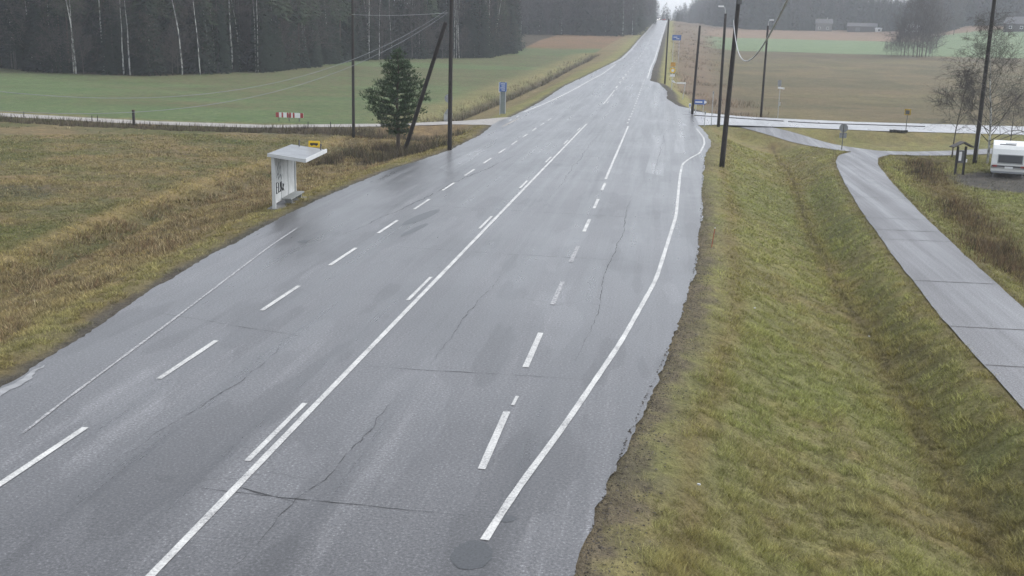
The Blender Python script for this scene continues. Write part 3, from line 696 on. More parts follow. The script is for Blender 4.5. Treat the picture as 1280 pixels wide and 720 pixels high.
def bare_tree(h, seed, spread=.32, weep=.0, levels=4, start=.25, r0=None, lean=(0, 0), fan=3, twig=.006, nbr=16):
    """leafless tree: trunk points/radii and branch segments"""
    rg = random.Random(seed); r0 = r0 or h * .011; tr = []; p = Vector((0, 0, 0)); n = 12; segs = []; d = Vector((lean[0], lean[1], 1)).normalized()
    for k in range(n + 1):
        tr.append(p.copy()); p = p + d * (h / n); d = (d + Vector((rg.uniform(-.06, .06), rg.uniform(-.06, .06), .05))).normalized()
    rs = [r0 * (1 - .93 * k / n) for k in range(n + 1)]
    def grow(p, d, L, r, lv):
        m = 3 if lv < levels else 2; q = p
        for k in range(m):
            d2 = (d + Vector((rg.uniform(-.25, .25), rg.uniform(-.25, .25), rg.uniform(-.12, .22) - weep * lv * .28))).normalized(); e = q + d2 * (L / m); ra, rb = r * (1 - .3 * k), r * (1 - .3 * (k + 1) * .9)
            segs.append((tuple(q), tuple(e), max(ra, twig), max(rb, twig * .7)))
            if lv < levels:
                for _ in range(fan if k else 1):
                    s = Vector((rg.gauss(0, 1), rg.gauss(0, 1), rg.gauss(.1, .7))).normalized(); grow(e, (d2 * .75 + s * .75).normalized(), L * rg.uniform(.45, .68), r * .5, lv + 1)
            q, d = e, d2
    for k in range(nbr):
        s = start + (1 - start) * (k + rg.random()) / nbr; i = min(n - 1, int(s * n)); f = s * n - i; q = tr[i].lerp(tr[i + 1], f); a = k * 2.4 + rg.random()
        up = .55 + .9 * s; dd = Vector((math.cos(a), math.sin(a), up)).normalized(); grow(q, dd, h * spread * (1.15 - s) * rg.uniform(.7, 1.15) + .05 * h, rs[i] * .45, 2)
    return tr, rs, segs
def mesh_trunk(name, pts, rs, m, n=8):
    b = MB().tube(pts, rs, n); me = bpy.data.meshes.new(name); me.from_pydata(b.v, [], b.f); me.materials.append(m)
    for p in me.polygons: p.use_smooth = True
    return me
def mesh_twigs(name, segs, col):
    V, F = tri_tubes(segs); rg = np.random.default_rng(len(segs)); C = np.repeat(np.array(col) * (.75 + .5 * rg.random((len(segs), 1))), 6, 0)
    me = np_mesh(name, V, F, C); me.materials.append(M_TWIG); return me
def mesh_leaf(name, V, F, C): me = np_mesh(name, V, F, C); me.materials.append(M_LEAF); return me

PROTO = {}
def proto_spruce(k, h, R, n, low):
    rg = np.random.default_rng(100 + k); V, F, C = spruce_crown(h, R, n, rg, low)
    return (mesh_trunk('trunk', [(0, 0, -.3), (0, 0, h * .5), (0, 0, h * .97)], [h * .010, h * .0065, .02], M_BARK, 6), mesh_leaf('crown', V, F, C))
PROTO['spruce'] = [proto_spruce(k, *a) for k, a in enumerate([(21, 2.6, 6000, .03), (18, 2.3, 5200, .05), (24, 2.9, 6400, .14), (13, 2.2, 4200, .01), (8, 1.7, 2600, .01)])]
def proto_birch(k, h, lean):
    tr, rs, sg = bare_tree(h, 200 + k, .22, .25, 4, .42, h * .0078, lean, 2, .014, 18)
    return (mesh_trunk('trunk', tr, [r * 1.0 for r in rs], M_BIRCH, 6), mesh_twigs('crown', sg, (.085, .07, .065)))
PROTO['birch'] = [proto_birch(k, *a) for k, a in enumerate([(18, (0, 0)), (20, (.06, .0)), (16, (-.05, .02)), (19, (.1, 0))])]
def proto_tallpine(k, h):
    rg = np.random.default_rng(300 + k); V, F, C = spruce_crown(h * .45, 2.6, 1300, rg, .02, 1.2, (.035, .05, .028)); V = V + np.array([0, 0, h * .56])
    return (mesh_trunk('trunk', [(0, 0, -.3), (.1, 0, h * .5), (0, 0, h * .97)], [h * .0095, h * .007, .03], simple('pine_bark_%s' % 'ab'[k], (.11, .075, .055), .9, .3, 3), 6), mesh_leaf('crown', V, F, C))
PROTO['pine'] = [proto_tallpine(k, h) for k, h in enumerate([20, 17])]
def proto_decid(k, h):
    tr, rs, sg = bare_tree(h, 400 + k, .30, .0, 4, .10, h * .010, (0, 0), 2, .034, 26)
    return (mesh_trunk('trunk', tr, rs, M_BARK, 6), mesh_twigs('crown', sg, (.075, .065, .058)))
PROTO['decid'] = [proto_decid(k, h) for k, h in enumerate([15, 12, 17])]
KINDNAME = {'spruce': 'spruce_tree', 'birch': 'birch_tree', 'pine': 'pine_tree', 'decid': 'bare_tree'}
def plant(kind, k, loc, rz, sc, label, group, cat='tree'):
    r = empty(KINDNAME[kind], loc, rz); r.scale = (sc, sc, sc); tag(r, label, cat, group)
    a, b = PROTO[kind][k % len(PROTO[kind])]
    link('trunk', a, None, r); link('crown', b, None, r); return r
rg = random.Random(5)
# left wood, front rows as single trees
fe = dense([tuple(q) for q in FE[1:]], 1.0, False)
LFT = 'trees along the edge of the left wood'
def fe_pt(s, dep):
    i = min(len(fe) - 2, max(0, int(s * (len(fe) - 1)))); n_ = fe[i] / np.linalg.norm(fe[i])
    p = fe[i] * (1 - 1.2 / 200) + n_ * dep; return float(p[0]), float(p[1])
LAB_S = 'dense dark spruce in the hazy edge of the left wood behind the green field'
for k in range(170):
    s = rg.random(); dep = rg.uniform(.5, 9); u, t = fe_pt(s, dep)
    plant('spruce', rg.choice([0, 1, 2, 3, 3, 4, 4]), (u, t, gz(u, t)), rg.uniform(0, 6.28), rg.uniform(.8, 1.15), LAB_S, 'spruces of the left wood edge')
for k in range(55):
    u, t = fe_pt(rg.random(), rg.uniform(0, 5))
    plant('decid', k, (u, t, gz(u, t)), rg.uniform(0, 6.28), rg.uniform(.5, .9), 'grey leafless broadleaf tree mixed into the edge of the left wood', 'leafless trees of the left wood edge')
for k in range(34):
    u, t = fe_pt(rg.random(), rg.uniform(1, 8))
    plant('pine', k, (u, t, gz(u, t)), rg.uniform(0, 6.28), rg.uniform(.85, 1.15), 'tall pine with a bare trunk in the edge of the left wood', 'tall pines of the left wood edge')
for px, dep, k in ((95, 1, 0), (155, 3, 2), (163, 1, 2), (228, 1, 0), (262, 5, 0), (290, 6, 1), (300, 7, 0), (359, 3, 0), (379, 5, 0), (384, 6, 0), (390, 5, 1), (397, 1, 1), (404, 1, 0), (411, 2, 0), (422, 2, 3), (431, 4, 0), (461, 3, 0), (593, 2, 0), (611, 1, 1), (618, 2, 3), (130, 5, 1), (50, 6, 0), (20, 4, 0), (345, 6, 1)):
    e = at(px, float(np.interp(px, [2, 60, 100, 180, 250, 320, 360, 400, 440, 480, 560, 610, 640], [85.5, 90, 92.5, 94.5, 93, 91, 85, 79, 76, 74, 73, 71, 66]))); q = e.xy.normalized() * (dep * .8 - .6); u, t = e.x + q.x, e.y + q.y
    plant('birch', k, (u, t, gz(u, t)), rg.uniform(-.3, .3), rg.uniform(.95, 1.15), 'pale slender birch trunk standing in the dark edge of the left wood', 'birches of the left wood edge')
for k in range(56):
    u, t = fe_pt(rg.random() * .97, rg.uniform(.3, 4))
    o_ = plant('birch', k, (u, t, gz(u, t)), rg.uniform(0, 6.28), rg.uniform(.55, .95), 'pale slender birch trunk standing in the dark edge of the left wood', 'birches of the left wood edge'); o_.scale = (o_.scale.x * .75,) * 2 + (1.05,)
# masses
def mass(name, label, positions, mats_h, low_n=420, size=1.4, seed=0, decid=.3, rmul=1.0):
    r_ = np.random.default_rng(seed); lib = []
    for k in range(4):
        V, F, C = spruce_crown(1.0 * 18, 2.7 * rmul, low_n * 2, r_, .02, size); lib.append((V / 18., C))
    for k in range(3):
        n = low_n; a = r_.normal(0, 1, (n, 3)); a /= np.linalg.norm(a, axis=1)[:, None]; a *= r_.random((n, 1)) ** .4; p = a * np.array([3.2, 3.2, 6.5]) + np.array([0, 0, 9.5])
        d = r_.normal(0, 1, (n, 3)) + np.array([0, 0, 1.2]); d /= np.linalg.norm(d, axis=1)[:, None]; L = .8 + 1.0 * r_.random((n, 1)); s = np.cross(d, r_.normal(0, 1, (n, 3))); s /= np.linalg.norm(s, axis=1)[:, None]
        V = np.stack([p, p + d * L + s * .10, p + d * L * .9 - s * .12], 1).reshape(-1, 3)
        tr_ = np.array([(-.14, 0, 0), (.14, 0, 0), (0, 0, 15), (0, -.14, 0), (0, .14, 0), (0, 0, 15)])
        V = np.vstack([V, tr_]); C = np.repeat(np.array((.060, .055, .052)) * (.6 + .7 * r_.random((len(V) // 3, 1))), 3, 0); lib.append((V / 18., C))
    VV = []; CC = []
    for (x, y, z, h) in positions:
        i = r_.integers(4, 7) if r_.random() < decid else r_.integers(0, 4); V, C = lib[i]; a = r_.random() * 6.28; c_, s_ = math.cos(a), math.sin(a); w = h * (.8 + .4 * r_.random())
        VV.append(np.stack([x + w * (V[:, 0] * c_ - V[:, 1] * s_), y + w * (V[:, 0] * s_ + V[:, 1] * c_), z - .3 + h * V[:, 2]], 1)); CC.append(C * (.75 + .5 * r_.random()))
    V = np.vstack(VV); o = link(name, np_mesh(name, V, np.arange(len(V)).reshape(-1, 3), np.vstack(CC)), M_LEAF); tag(o, label, 'forest', kind='stuff'); print(name, len(V) // 3)
P_ = []
for k in range(560):
    u, t = fe_pt(rg.random() * 1.0, 9 + 38 * rg.random() ** 1.2); P_.append((u, t, gz(u, t), rg.uniform(15, 23)))
mass('left_wood', 'dark depth of the left wood behind its front trees', P_, None, 520, 1.7, 1, .1, 1.25)
def px_edge(pts, n, dmax, hr, rgs, far=None):
    w_ = [at(x, y) for x, y in pts]; out = []
    seg = [abs(pts[i + 1][0] - pts[i][0]) for i in range(len(pts) - 1)]; tot = sum(seg)
    for _ in range(n):
        q = rgs.random() * tot; i = 0
        while q > seg[i] and i < len(seg) - 1: q -= seg[i]; i += 1
        f = q / seg[i]; p = w_[i].lerp(w_[i + 1], f); px = pts[i][0] + (pts[i + 1][0] - pts[i][0]) * f
        d = p.xy.normalized() * (dmax * rgs.random() ** 1.3); u, t = p.x + d.x, p.y + d.y
        h = hr(px) * rgs.uniform(.75, 1.12); out.append((u, t, gz(u, t), h))
    return out
E1 = [(628, 43), (700, 43.5), (770, 45.5), (795, 43), (806, 35), (815, 28.5), (820, 25)]
mass('far_left_wood', 'hazy mixed wood beyond the green field left of the road', px_edge(E1, 600, 90, lambda x: 20, rg), None, 420, 1.5, 2, .55, 1.0)
E2 = [(846, 27), (862, 28), (900, 33), (940, 37), (1000, 38), (1060, 38), (1090, 39), (1125, 39), (1160, 39)]
mass('far_right_wood', 'hazy wood beyond the fields right of the road', px_edge(E2, 950, 110, lambda x: float(np.interp(x, [846, 862, 885, 935, 950, 965, 1045, 1085, 1130, 1160], [9, 13, 28, 29, 24, 29, 30, 21, 15, 22])), rg), None, 420, 1.6, 3, .25, 1.0)
E3 = [(1160, 43), (1180, 40), (1200, 33), (1235, 32), (1300, 33)]
mass('hill_wood', 'hazy wood on the rise above the far green slope', px_edge(E3, 420, 80, lambda x: 28, rg), None, 480, 1.4, 4, .45, 1.0)
P_ = []
for k in range(900):
    t = rg.uniform(930, 1500); u = rg.uniform(-.12, .42) * t; P_.append((u, t, gz(u, t), rg.uniform(15, 24)))
mass('distant_forest', 'pale distant forest on the skyline', P_, None, 260, 2.0, 5, .1, 1.1)
# front-row single trees of the far woods
for (x, y, d) in [(713, 43, 2), (722, 43.5, 5), (745, 44, 3), (735, 44, 8), (690, 43, 6), (660, 43, 8), (775, 45, 7)]:
    p = at(x, y); q = p.xy.normalized() * d; u, t = p.x + q.x, p.y + q.y
    plant('spruce', rg.choice([0, 1, 2]), (u, t, gz(u, t)), rg.uniform(0, 6.28), rg.uniform(.75, .95), 'tall dark spruce in the front of the far left wood', 'spruces of the far left wood')
for (x, y, d) in [(645, 43, 1), (651, 43, 1), (674, 43, 3), (757, 44, 1), (778, 45, 1), (790, 44, 1), (795, 42, 1), (702, 43, 2)]:
    p = at(x, y); q = p.xy.normalized() * d; u, t = p.x + q.x, p.y + q.y
    plant('birch', rg.choice([0, 1, 2]), (u, t, gz(u, t)), rg.uniform(0, 6.28), rg.uniform(.75, .95), 'pale birch in the front of the far left wood', 'birches of the far left wood')
GT = 'leafless trees standing between the far fields'
for i, (x, y, s, kd) in enumerate([(1130, 70, 1.0, 2), (1141, 71, 1.15, 0), (1152, 71, 1.2, 2), (1161, 71, .95, 1), (1122, 70, .6, 1), (1170, 60, 1.1, 0), (1126, 70, .8, 0), (1135, 70, .95, 1), (1146, 70.5, 1.2, 2), (1149, 71, 1.0, 0), (1157, 70, 1.1, 2), (1163, 67, 1.1, 1), (1180, 47, 1.0, 1), (1192, 44, .9, 2)]):
    p = at(x, y); plant('decid', kd, p, i * 1.3, s, 'leafless grey tree in the clump between the far green fields', GT)
for (x, y, s) in [(1108, 69, .35), (1114, 70, .45), (1120, 70, .5), (1135, 72, .5), (1146, 72, .5), (1157, 72, .5), (1165, 72, .45)]:
    p = at(x, y); plant('decid', int(x), p, x, s, 'low leafless bush at the foot of the clump between the far fields', 'bushes under the far clump', 'bush')

# the young pine by the left roadside
def near_pine():
    p = at(497, 192); r = empty('pine_tree', p); tag(r, 'bushy dark green young pine beside the leaning pole on the left verge', 'tree')
    g = np.random.default_rng(77); rr_ = random.Random(77); H_ = 7.35; pts = [Vector((0, 0, -.2))]; 
    for k in range(1, 11): pts.append(Vector((.06 * math.sin(k), .05 * math.cos(k * 1.7), H_ * k / 10)))
    link('trunk', mesh_trunk('trunk', pts, [.15 * (1 - .9 * k / 10) + .01 for k in range(11)], simple('young_pine_bark', (.085, .068, .052), .95, .35, 8)), None, r)
    V = []; C = []; segs = []
    prof = [(0, .3), (.19, .7), (.25, 1.3), (.33, 1.75), (.38, 1.7), (.44, 2.0), (.50, 2.15), (.58, 1.7), (.64, 1.5), (.70, 1.35), (.78, 1.0), (.86, .6), (.93, .28), (1, .04)]
    wh = np.arange(.20, .99, .055)
    for s in wh:
        nb = 7 if s < .85 else 5; base_a = rr_.random() * 6.28
        for b in range(nb):
            a = base_a + b * 2 * math.pi / nb + rr_.uniform(-.3, .3); R = float(I(s, prof)) * rr_.uniform(.60, 1.25)
            side = math.cos(a - .3); R *= 1 + .12 * side * math.sin(s * 11)
            z0 = s * H_; q0 = Vector((0, 0, z0)); up = .12 + .18 * s; q1 = Vector((math.cos(a) * R * .6, math.sin(a) * R * .6, z0 + R * .10)); q2 = Vector((math.cos(a) * R, math.sin(a) * R, z0 + R * up))
            segs += [(tuple(q0), tuple(q1), .03, .018), (tuple(q1), tuple(q2), .018, .008)]
            nt_ = int(44 * R) + 12
            for k in range(nt_):
                f = rr_.uniform(.1, 1.08) ** .75; c = (q0.lerp(q1, f / .6) if f < .6 else q1.lerp(q2, (f - .6) / .4)); off = Vector((rr_.gauss(0, 1), rr_.gauss(0, 1), rr_.gauss(.2, .8))) * (.06 + .09 * f)
                c = c + off; br = rr_.uniform(.55, 1.5)
                d0 = Vector((math.cos(a), math.sin(a), .9)) + Vector((rr_.gauss(0, .5), rr_.gauss(0, .5), rr_.gauss(0, .4)))
                for m_ in range(5):
                    d = (d0 + Vector((rr_.gauss(0, .6), rr_.gauss(0, .6), rr_.gauss(0, .6)))).normalized() * rr_.uniform(.13, .26); sd_ = d.cross(Vector((rr_.gauss(0, 1), rr_.gauss(0, 1), rr_.gauss(0, 1)))).normalized() * .019
                    V += [c - sd_, c + sd_, c + d]; C += [(.056 * br, .086 * br, .044 * br)] * 3
    V = np.array([tuple(v) for v in V]); BV, BF = tri_tubes(segs); F_ = np.vstack([np.arange(len(V)).reshape(-1, 3), np.vstack([BF[:, :3], BF[:, [0, 2, 3]]]) + len(V)])
    link('crown', mesh_leaf('crown', np.vstack([V, BV]), F_, np.vstack([np.array(C), np.tile((.07, .055, .04), (len(BV), 1))])), None, r); print('near pine', len(V) // 3)
near_pine()
# leafless trees beside the caravan
def near_bare(name, px, py, h, seed, label, bark, kw, col=(.10, .092, .086)):
    p = at(px, py); r = empty(name, p); tag(r, label, 'tree'); tr, rs, sg = bare_tree(h, seed, **kw)
    link('trunk', mesh_trunk('trunk', tr, rs, bark, 8), None, r); link('crown', mesh_twigs('crown', sg, col), None, r); print(name, len(sg))
near_bare('birch_tree', 1234, 204, 10.3, 31, 'leafless birch with drooping fine twigs behind the tall pole near the caravan', M_BIRCH, dict(spread=.30, weep=.12, levels=5, start=.12, r0=.10, fan=2, twig=.0058, nbr=48))
near_bare('bare_tree', 1190, 196, 6.2, 33, 'small leafless tree behind the roofed notice board', M_BARK, dict(spread=.30, weep=.0, levels=5, start=.3, r0=.06, fan=2, twig=.008, nbr=22))
near_bare('bare_tree', 1262, 186, 4.6, 35, 'low leafless tree behind the white caravan', M_BARK, dict(spread=.42, weep=.1, levels=4, start=.15, r0=.05, fan=2, twig=.007, nbr=16))
# ------------------------------------------------------------------ materials for things
M_POLE = simple('tarred_wood', (.026, .022, .020), .85, .35, 4)
M_POLELT = simple('weathered_wood', (.09, .085, .075), .9, .25, 6)
M_GALV = simple('galvanised_steel', (.42, .43, .44), .5, .12, 9, metallic=.35)
M_WHITE = simple('white_coat', (.50, .51, .51), .5, .10, 2.5)
M_SIGNW = simple('sign_white', (.75, .75, .75), .4, .06, 5)
M_BLUE = simple('sign_blue', (.06, .13, .36), .4, .10, 5)
M_YEL = simple('sign_yellow', (.75, .48, .02), .4, .10, 5)
M_BLK = simple('black', (.02, .02, .02), .6, .2, 5)
M_RED = simple('sign_red', (.32, .04, .04), .5, .15, 5)
M_BACK = simple('sign_back', (.26, .27, .28), .5, .12, 4, metallic=.2)
M_RUB = simple('rubber', (.03, .03, .03), .9, .2, 9)
M_WIRE = simple('cable', (.40, .41, .42), .6, .1, 4)
M_WIREDK = simple('dark_cable', (.16, .17, .18), .6, .1, 4)
M_STEELDK = simple('dark_steel', (.10, .10, .10), .6, .2, 6)
def glass_dark():
    m, nt, b = mat('window_glass'); b.inputs['Base Color'].default_value = (.02, .024, .03, 1); b.inputs['Roughness'].default_value = .08; return m
M_GLASS = glass_dark()

# ------------------------------------------------------------------ poles
def top_at(p, px, py):
    """height at which the pixel's ray passes the vertical plane of the base"""
    r = ray(px, py); k = p.y / r[1]; return Vector((k * r[0], p.y, CAM_H + k * r[2]))
def pole(px, py, top, r, label, group=None, name='utility_pole', lean=None, arm=None):
    p = at(px, py); o = empty(name, p); tag(o, label, 'pole', group); z = (top - p.z) if lean is None else lean.z
    e = Vector((0, 0, z)) if lean is None else lean
    n = 8; MB().tube([Vector((0, 0, -.3)).lerp(e, k / n) for k in range(n + 1)], [r * (1 - .28 * k / n) for k in range(n + 1)], 12).build('shaft', M_POLE, o, True)
    return p, o, e
LEFTP = 'utility poles of the left roadside line'
pA, oA, eA = pole(562, 187, 11.2, .155, 'tall dark utility pole on the left verge propped by a leaning strut')
b0 = at(503, 193) - pA; b1 = Vector((-.12, .05, eA.z * .90 - 1.0)); b1 = top_at(pA, 557, 28) - pA
n = 6; MB().tube([Vector((b0.x, b0.y, b0.z - .3)).lerp(b1, k / n) for k in range(n + 1)], [.15 - .004 * k for k in range(n + 1)], 10).build('brace', M_POLE, oA, True)
i = MB(); i.box((0, 0, eA.z - .35), (1.1, .09, .1)); i.build('crossarm', M_STEELDK, oA)
for s in (-.45, .45): MB().tube([(s, 0, eA.z - .3), (s, 0, eA.z - .12)], [.05, .035], 8).build('insulator', M_SIGNW, oA, True)
pB, oB, eB = pole(442, 172, 10.6, .135, 'slim utility pole left of the young pine with a pale weathered top')
e2 = MB().tube([(0, 0, eB.z * .62), (0, 0, eB.z + .15)], [.118, .105], 12); 
MB().tube([(-.02, 0, eB.z - .02), (0, 0, eB.z + .5)], [.1, .09], 10).build('pole_cap', M_POLELT, oB, True)
MB().box((-.08, -.08, top_at(pB, 438, 18).z - pB.z), (.4, .1, .12)).build('bracket', M_POLELT, oB)
pC, oC, eC = pole(902, 208, 0, .17, 'thick dark pole nearest the road on the right, carrying a looped cable', lean=Vector((.35, 0, 0)) + Vector((0, 0, 10.95)))
MB().box((.38, -.12, 10.0), (.26, .2, .3)).build('junction_box', M_STEELDK, oC)
MB().tube([(.34, 0, 10.5), (.34, 0, 10.98)], .15, 12).build('pole_cap', M_BLK, oC, True)
def lamp_pole(px, py, tx, ty, label, group=None, lamp=True):
    p = at(px, py); t = top_at(p, tx, ty) - p; o = empty('street_lamp' if lamp else 'utility_pole', p); tag(o, label, 'street lamp' if lamp else 'pole', group)
    n = 6; e = Vector((t.x, 0, t.z)); MB().tube([Vector((0, 0, -.3)).lerp(e, k / n) for k in range(n + 1)], [.15 - .006 * k for k in range(n + 1)], 10).build('shaft', M_POLE, o, True)
    if lamp:
        a = [e + Vector((0, 0, -1.0)), e + Vector((-.05, 0, .25)), e + Vector((-.1, -.05, .5)), e + Vector((-.35, -.1, .62))]
        if tx > 940: a = [Vector((e.x + (q.x - e.x) * -.6, q.y, q.z)) for q in a]
        MB().tube(a, .045, 8).build('lamp_arm', M_GALV, o, True)
        d = Vector((-.45 if tx < 940 else .35, -.1, .62)); h = MB(); h.box(e + d, (.5, .22, .13), 0, 0, 0); h.build('lamp_head', M_SIGNW, o, bevel=.04)
    return p
lamp_pole(898, 158, 907, 17, 'street lamp on a dark wooden pole just behind the thick cable pole')
lamp_pole(951, 147, 960, 32, 'street lamp on a dark wooden pole beyond the side road, right of the cable pole')
lamp_pole(865, 143, 875, 32, 'dark wooden pole standing at the tip of the traffic island by the blue arrow sign', None, False)
lamp_pole(831, 105, 836, 24, 'farthest dark wooden pole, beside the far road at the right edge', None, False)
p = at(1218, 205); t = top_at(p, 1243, 0) - p; o = empty('utility_pole', p); tag(o, 'leaning dark utility pole between the notice board and the caravan', 'pole')
e = t + t * .12; MB().tube([Vector((0, 0, -.3)).lerp(Vector((e.x, 0, e.z)), k / 8) for k in range(9)], [.17 - .005 * k for k in range(9)], 12).build('shaft', M_POLE, o, True)
MB().tube([(.06, -.17, .3), (.10, -.18, 2.4)], .03, 6).build('cable_guard', M_GALV, o, True)
# wires
def wire(name, a, b, sag, r, label, m=M_WIREDK, n=40, group=None, skew=0):
    a, b = Vector(a), Vector(b); pts = []
    for k in range(n + 1):
        f = k / n; q = a.lerp(b, f); q.z -= 4 * sag * f * (1 - f); pts.append(q)
    o = MB().tube(pts, r, 5).build(name, m, None, True); tag(o, label, 'cable', group); return o
att = top_at(pA, 558, 13); att2 = top_at(pA, 558, 17)
LW = 'long sagging wires running left from the propped pole'
far1 = Vector((-33, 10.0, 10.6)); far2 = Vector((-33.4, 10.0, 10.3))
def sag_wire(a, phi, a1, c, smax, r, label):
    pts = [Vector((a.x + math.cos(phi) * s, a.y + math.sin(phi) * s, a.z + a1 * s + .5 * c * s * s)) for s in np.linspace(0, smax, 60)]
    tag(MB().tube(pts, r, 5).build('overhead_wire', M_WIREDK, None, True), label, 'cable')
sag_wire(att, math.radians(252), -.36, .014, 66, .012, 'upper of the two sagging wires running left from the propped pole')
sag_wire(att2, math.radians(252), -.372, .0138, 66, .012, 'lower of the two sagging wires running left from the propped pole')
wire('overhead_wire', top_at(pB, 439, 18), top_at(pA, 560, 16), .12, .012, 'thin taut wire between the slim pole and the propped pole', M_WIRE)
# slack cable of the near right pole
ca = top_at(pC, 917, 25)
wire('slack_cable', ca, Vector((1.3, 2, 11.0)), 3.04, .021, 'thick pale cable hanging in a deep loop from the right pole', M_WIRE, 90)

# ------------------------------------------------------------------ bus shelter
bp = at(343, 262); bq = at(369, 248.5); bd = (bq - bp); bl = math.hypot(bd.x, bd.y); ang = math.atan2(bd.y, bd.x)
bz = bp.z
o = empty('bus_shelter', bp, ang - math.pi / 2); tag(o, 'small open pale bus shelter with a flat cantilever roof on the left verge', 'bus shelter')
Lb = min(5.2, max(2.6, bl)); Hb = 2.22; print('shelter', bl)       # local: y along the road, x towards the road
def shelter_wall():
    m, nt, b = mat('shelter_wall'); P = N(nt, 'ShaderNodeTexCoord').outputs['Object']
    f = noise(nt, P, 1.6, 5, .7); g = noise(nt, stretch(nt, P, 1, 4, .5), 2.0, 4, .7)
    c = ramp(nt, f, [(.3, (.42, .43, .42)), (.6, (.60, .61, .60))]); c = mixc(nt, c, (.25, .25, .24), ramp(nt, g, [(.55, 0), (.72, .7)])); nt.links.new(c, b.inputs['Base Color']); b.inputs['Roughness'].default_value = .6; return m
M_SHW = shelter_wall()
MB().box((-.02, Lb / 2, Hb / 2 + .1), (.04, Lb - .2, Hb - .25)).build('back_wall', M_SHW, o)
MB().box((0, 0, Hb / 2), (.15, .12, Hb + .1)).build('post', M_WHITE, o, bevel=.01)
MB().box((0, Lb, Hb / 2), (.12, .10, Hb + .1)).build('post', M_WHITE, o, bevel=.01)
z0, z1 = Hb + .10, Hb + .02; W_ = 1.4
rf = MB(); poly = [(-.18, -.15, z0), (W_, -.15, z1 - .12), (W_, -.15, z1 - .02), (-.18, -.15, z0 + .1)]; rf.prism(poly, (0, Lb + .4, 0)); ro = rf.build('roof', simple('roof_felt', (.20, .21, .22), .45, .2, 2), o)
fr = MB(); fr.box((W_ + .03, Lb / 2 + .05, z1 - .07), (.05, Lb + .5, .17)); fr.box((W_ / 2 - .08, -.18, (z0 + z1) / 2 - .02), (W_ + .24, .05, .15), 0, 0, math.atan2(z0 - z1 + .1, W_)); fr.build('roof_edge', M_WHITE, ro)
MB().box((.26, Lb * .62, .30), (.42, Lb * .66, .06)).build('bench', simple('bench_slab', (.22, .23, .22), .6, .2, 4), o)
lg = [MB().box((.26, y, .12), (.3, .08, .34)).build('bench_leg', M_BACK, o) for y in (Lb * .4, Lb * .88)]
ps = MB(); ps.box((1.25, Lb - .1, z1 + .1), (.05, .05, .35)); ps.box((.25, Lb - .05, z1 + .22), (.05, .05, .4)); ps.build('sign_bracket', M_STEELDK, o)
sg = MB().box((.95, Lb - .1, z1 + .26), (.52, .04, .28)).build('bus_stop_sign', M_YEL, o, bevel=.01)
bs = MB(); bs.box((.95, Lb - .128, z1 + .26), (.36, .012, .09)); bs.box((.85, Lb - .128, z1 + .20), (.06, .012, .04)); bs.box((1.05, Lb - .128, z1 + .20), (.06, .012, .04)); bs.build('bus_symbol', M_BLK, sg)
# graffiti strokes on the inside of the wall
for y in (Lb * .33, Lb * .66): MB().box((.004, y, Hb / 2 + .1), (.012, .03, Hb - .3)).build('panel_joint', M_BACK, o)
MB().box((.45, Lb / 2, -.02), (1.5, Lb + .2, .12)).build('base_slab', simple('old_concrete', (.15, .145, .135), .8, .35, 3), o)
gr = MB()
def stroke(pts, w=.022): gr.tube([(.008 + .004, y, z) for y, z in pts], w, 4)
gy, gh = .35, .98
for k, st in enumerate([[(0, .0), (0, .36)], [(0, .36), (.17, .36)], [(0, .2), (.14, .2)], [(0, 0), (.16, .0)], [(.3, .0), (.3, .34)], [(.3, .0), (.44, .02)], [(.52, .0), (.55, .34), (.66, .1), (.7, .34)], [(.62, .0), (.72, .14), (.84, 0)], [(.9, .0), (.9, .24), (1.02, .2), (.9, .1), (1.05, -.02)]]):
    stroke([(gy + y * 1.35 * Lb / 4, gh + z * 1.25 - .34) for y, z in st])
gr.build('graffiti', M_BLK, o)
g2 = MB()
for a, b, c_ in ((.5, 1.5, .3), (.7, 1.7, .25), (.45, 1.3, .2), (.9, 1.25, .15)):
    g2.tube([(.012, a, b), (.012, a + .2, b + c_), (.012, a + .3, b - .1), (.012, a + .5, b + .1)], .008, 4)
g2.build('scribble', M_BACK, o)

# ------------------------------------------------------------------ caravan
p = at(1259, 223); az = math.atan2(p.x, p.y)
o = empty('caravan', p, -az + math.radians(1)); tag(o, 'white caravan parked on the gravel yard with its rear window to the road', 'caravan')
M_CAR = simple('caravan_body', (.74, .75, .73), .35, .06, 1.2)
# local: x right, y away, z up.  rear profile sloped like the real thing
yb = [(0.0, .42), (-.04, .95), (.02, 1.55), (.14, 1.92), (.36, 2.16), (4.3, 2.2), (4.75, 1.95), (4.95, 1.3), (4.85, .42)]
body = MB().prism([(-1.1, y, z) for y, z in yb], (2.2, 0, 0)).build('body', M_CAR, o, bevel=.05)
w_ = MB().box((.05, -.035, 1.30), (1.46, .05, .52), 0, math.radians(-5)).build('rear_window', M_GLASS, o, bevel=.03)
fr = MB(); 
for (x, z, a, b) in ((.05, 1.56, 1.54, .05), (.05, 1.00, 1.54, .05), (-.70, 1.28, .05, .6), (.80, 1.28, .05, .6)): fr.box((x, -.04 + (z - 1.0) * .05, z), (a, .06, b))
fr.build('window_frame', M_BACK, w_)
cu = MB(); cu.box((-.38, -.012, 1.28), (.28, .02, .42)); cu.build('curtain', simple('curtain', (.10, .085, .08), .8, .3, 9), w_)
MB().box((0, -.06, .80), (2.14, .05, .09)).build('trim_stripe', M_BLK, o)
MB().box((.0, -.05, .70), (2.2, .08, .10)).build('bumper', simple('bumper_grey', (.30, .30, .29), .5, .15, 4), o)
for s in (-.86, .86): MB().box((s, -.10, .80), (.26, .05, .13)).build('tail_light', simple('tail_red_%s' % ('a' if s < 0 else 'b'), (.25, .03, .025), .3, .2, 8), o, bevel=.01)
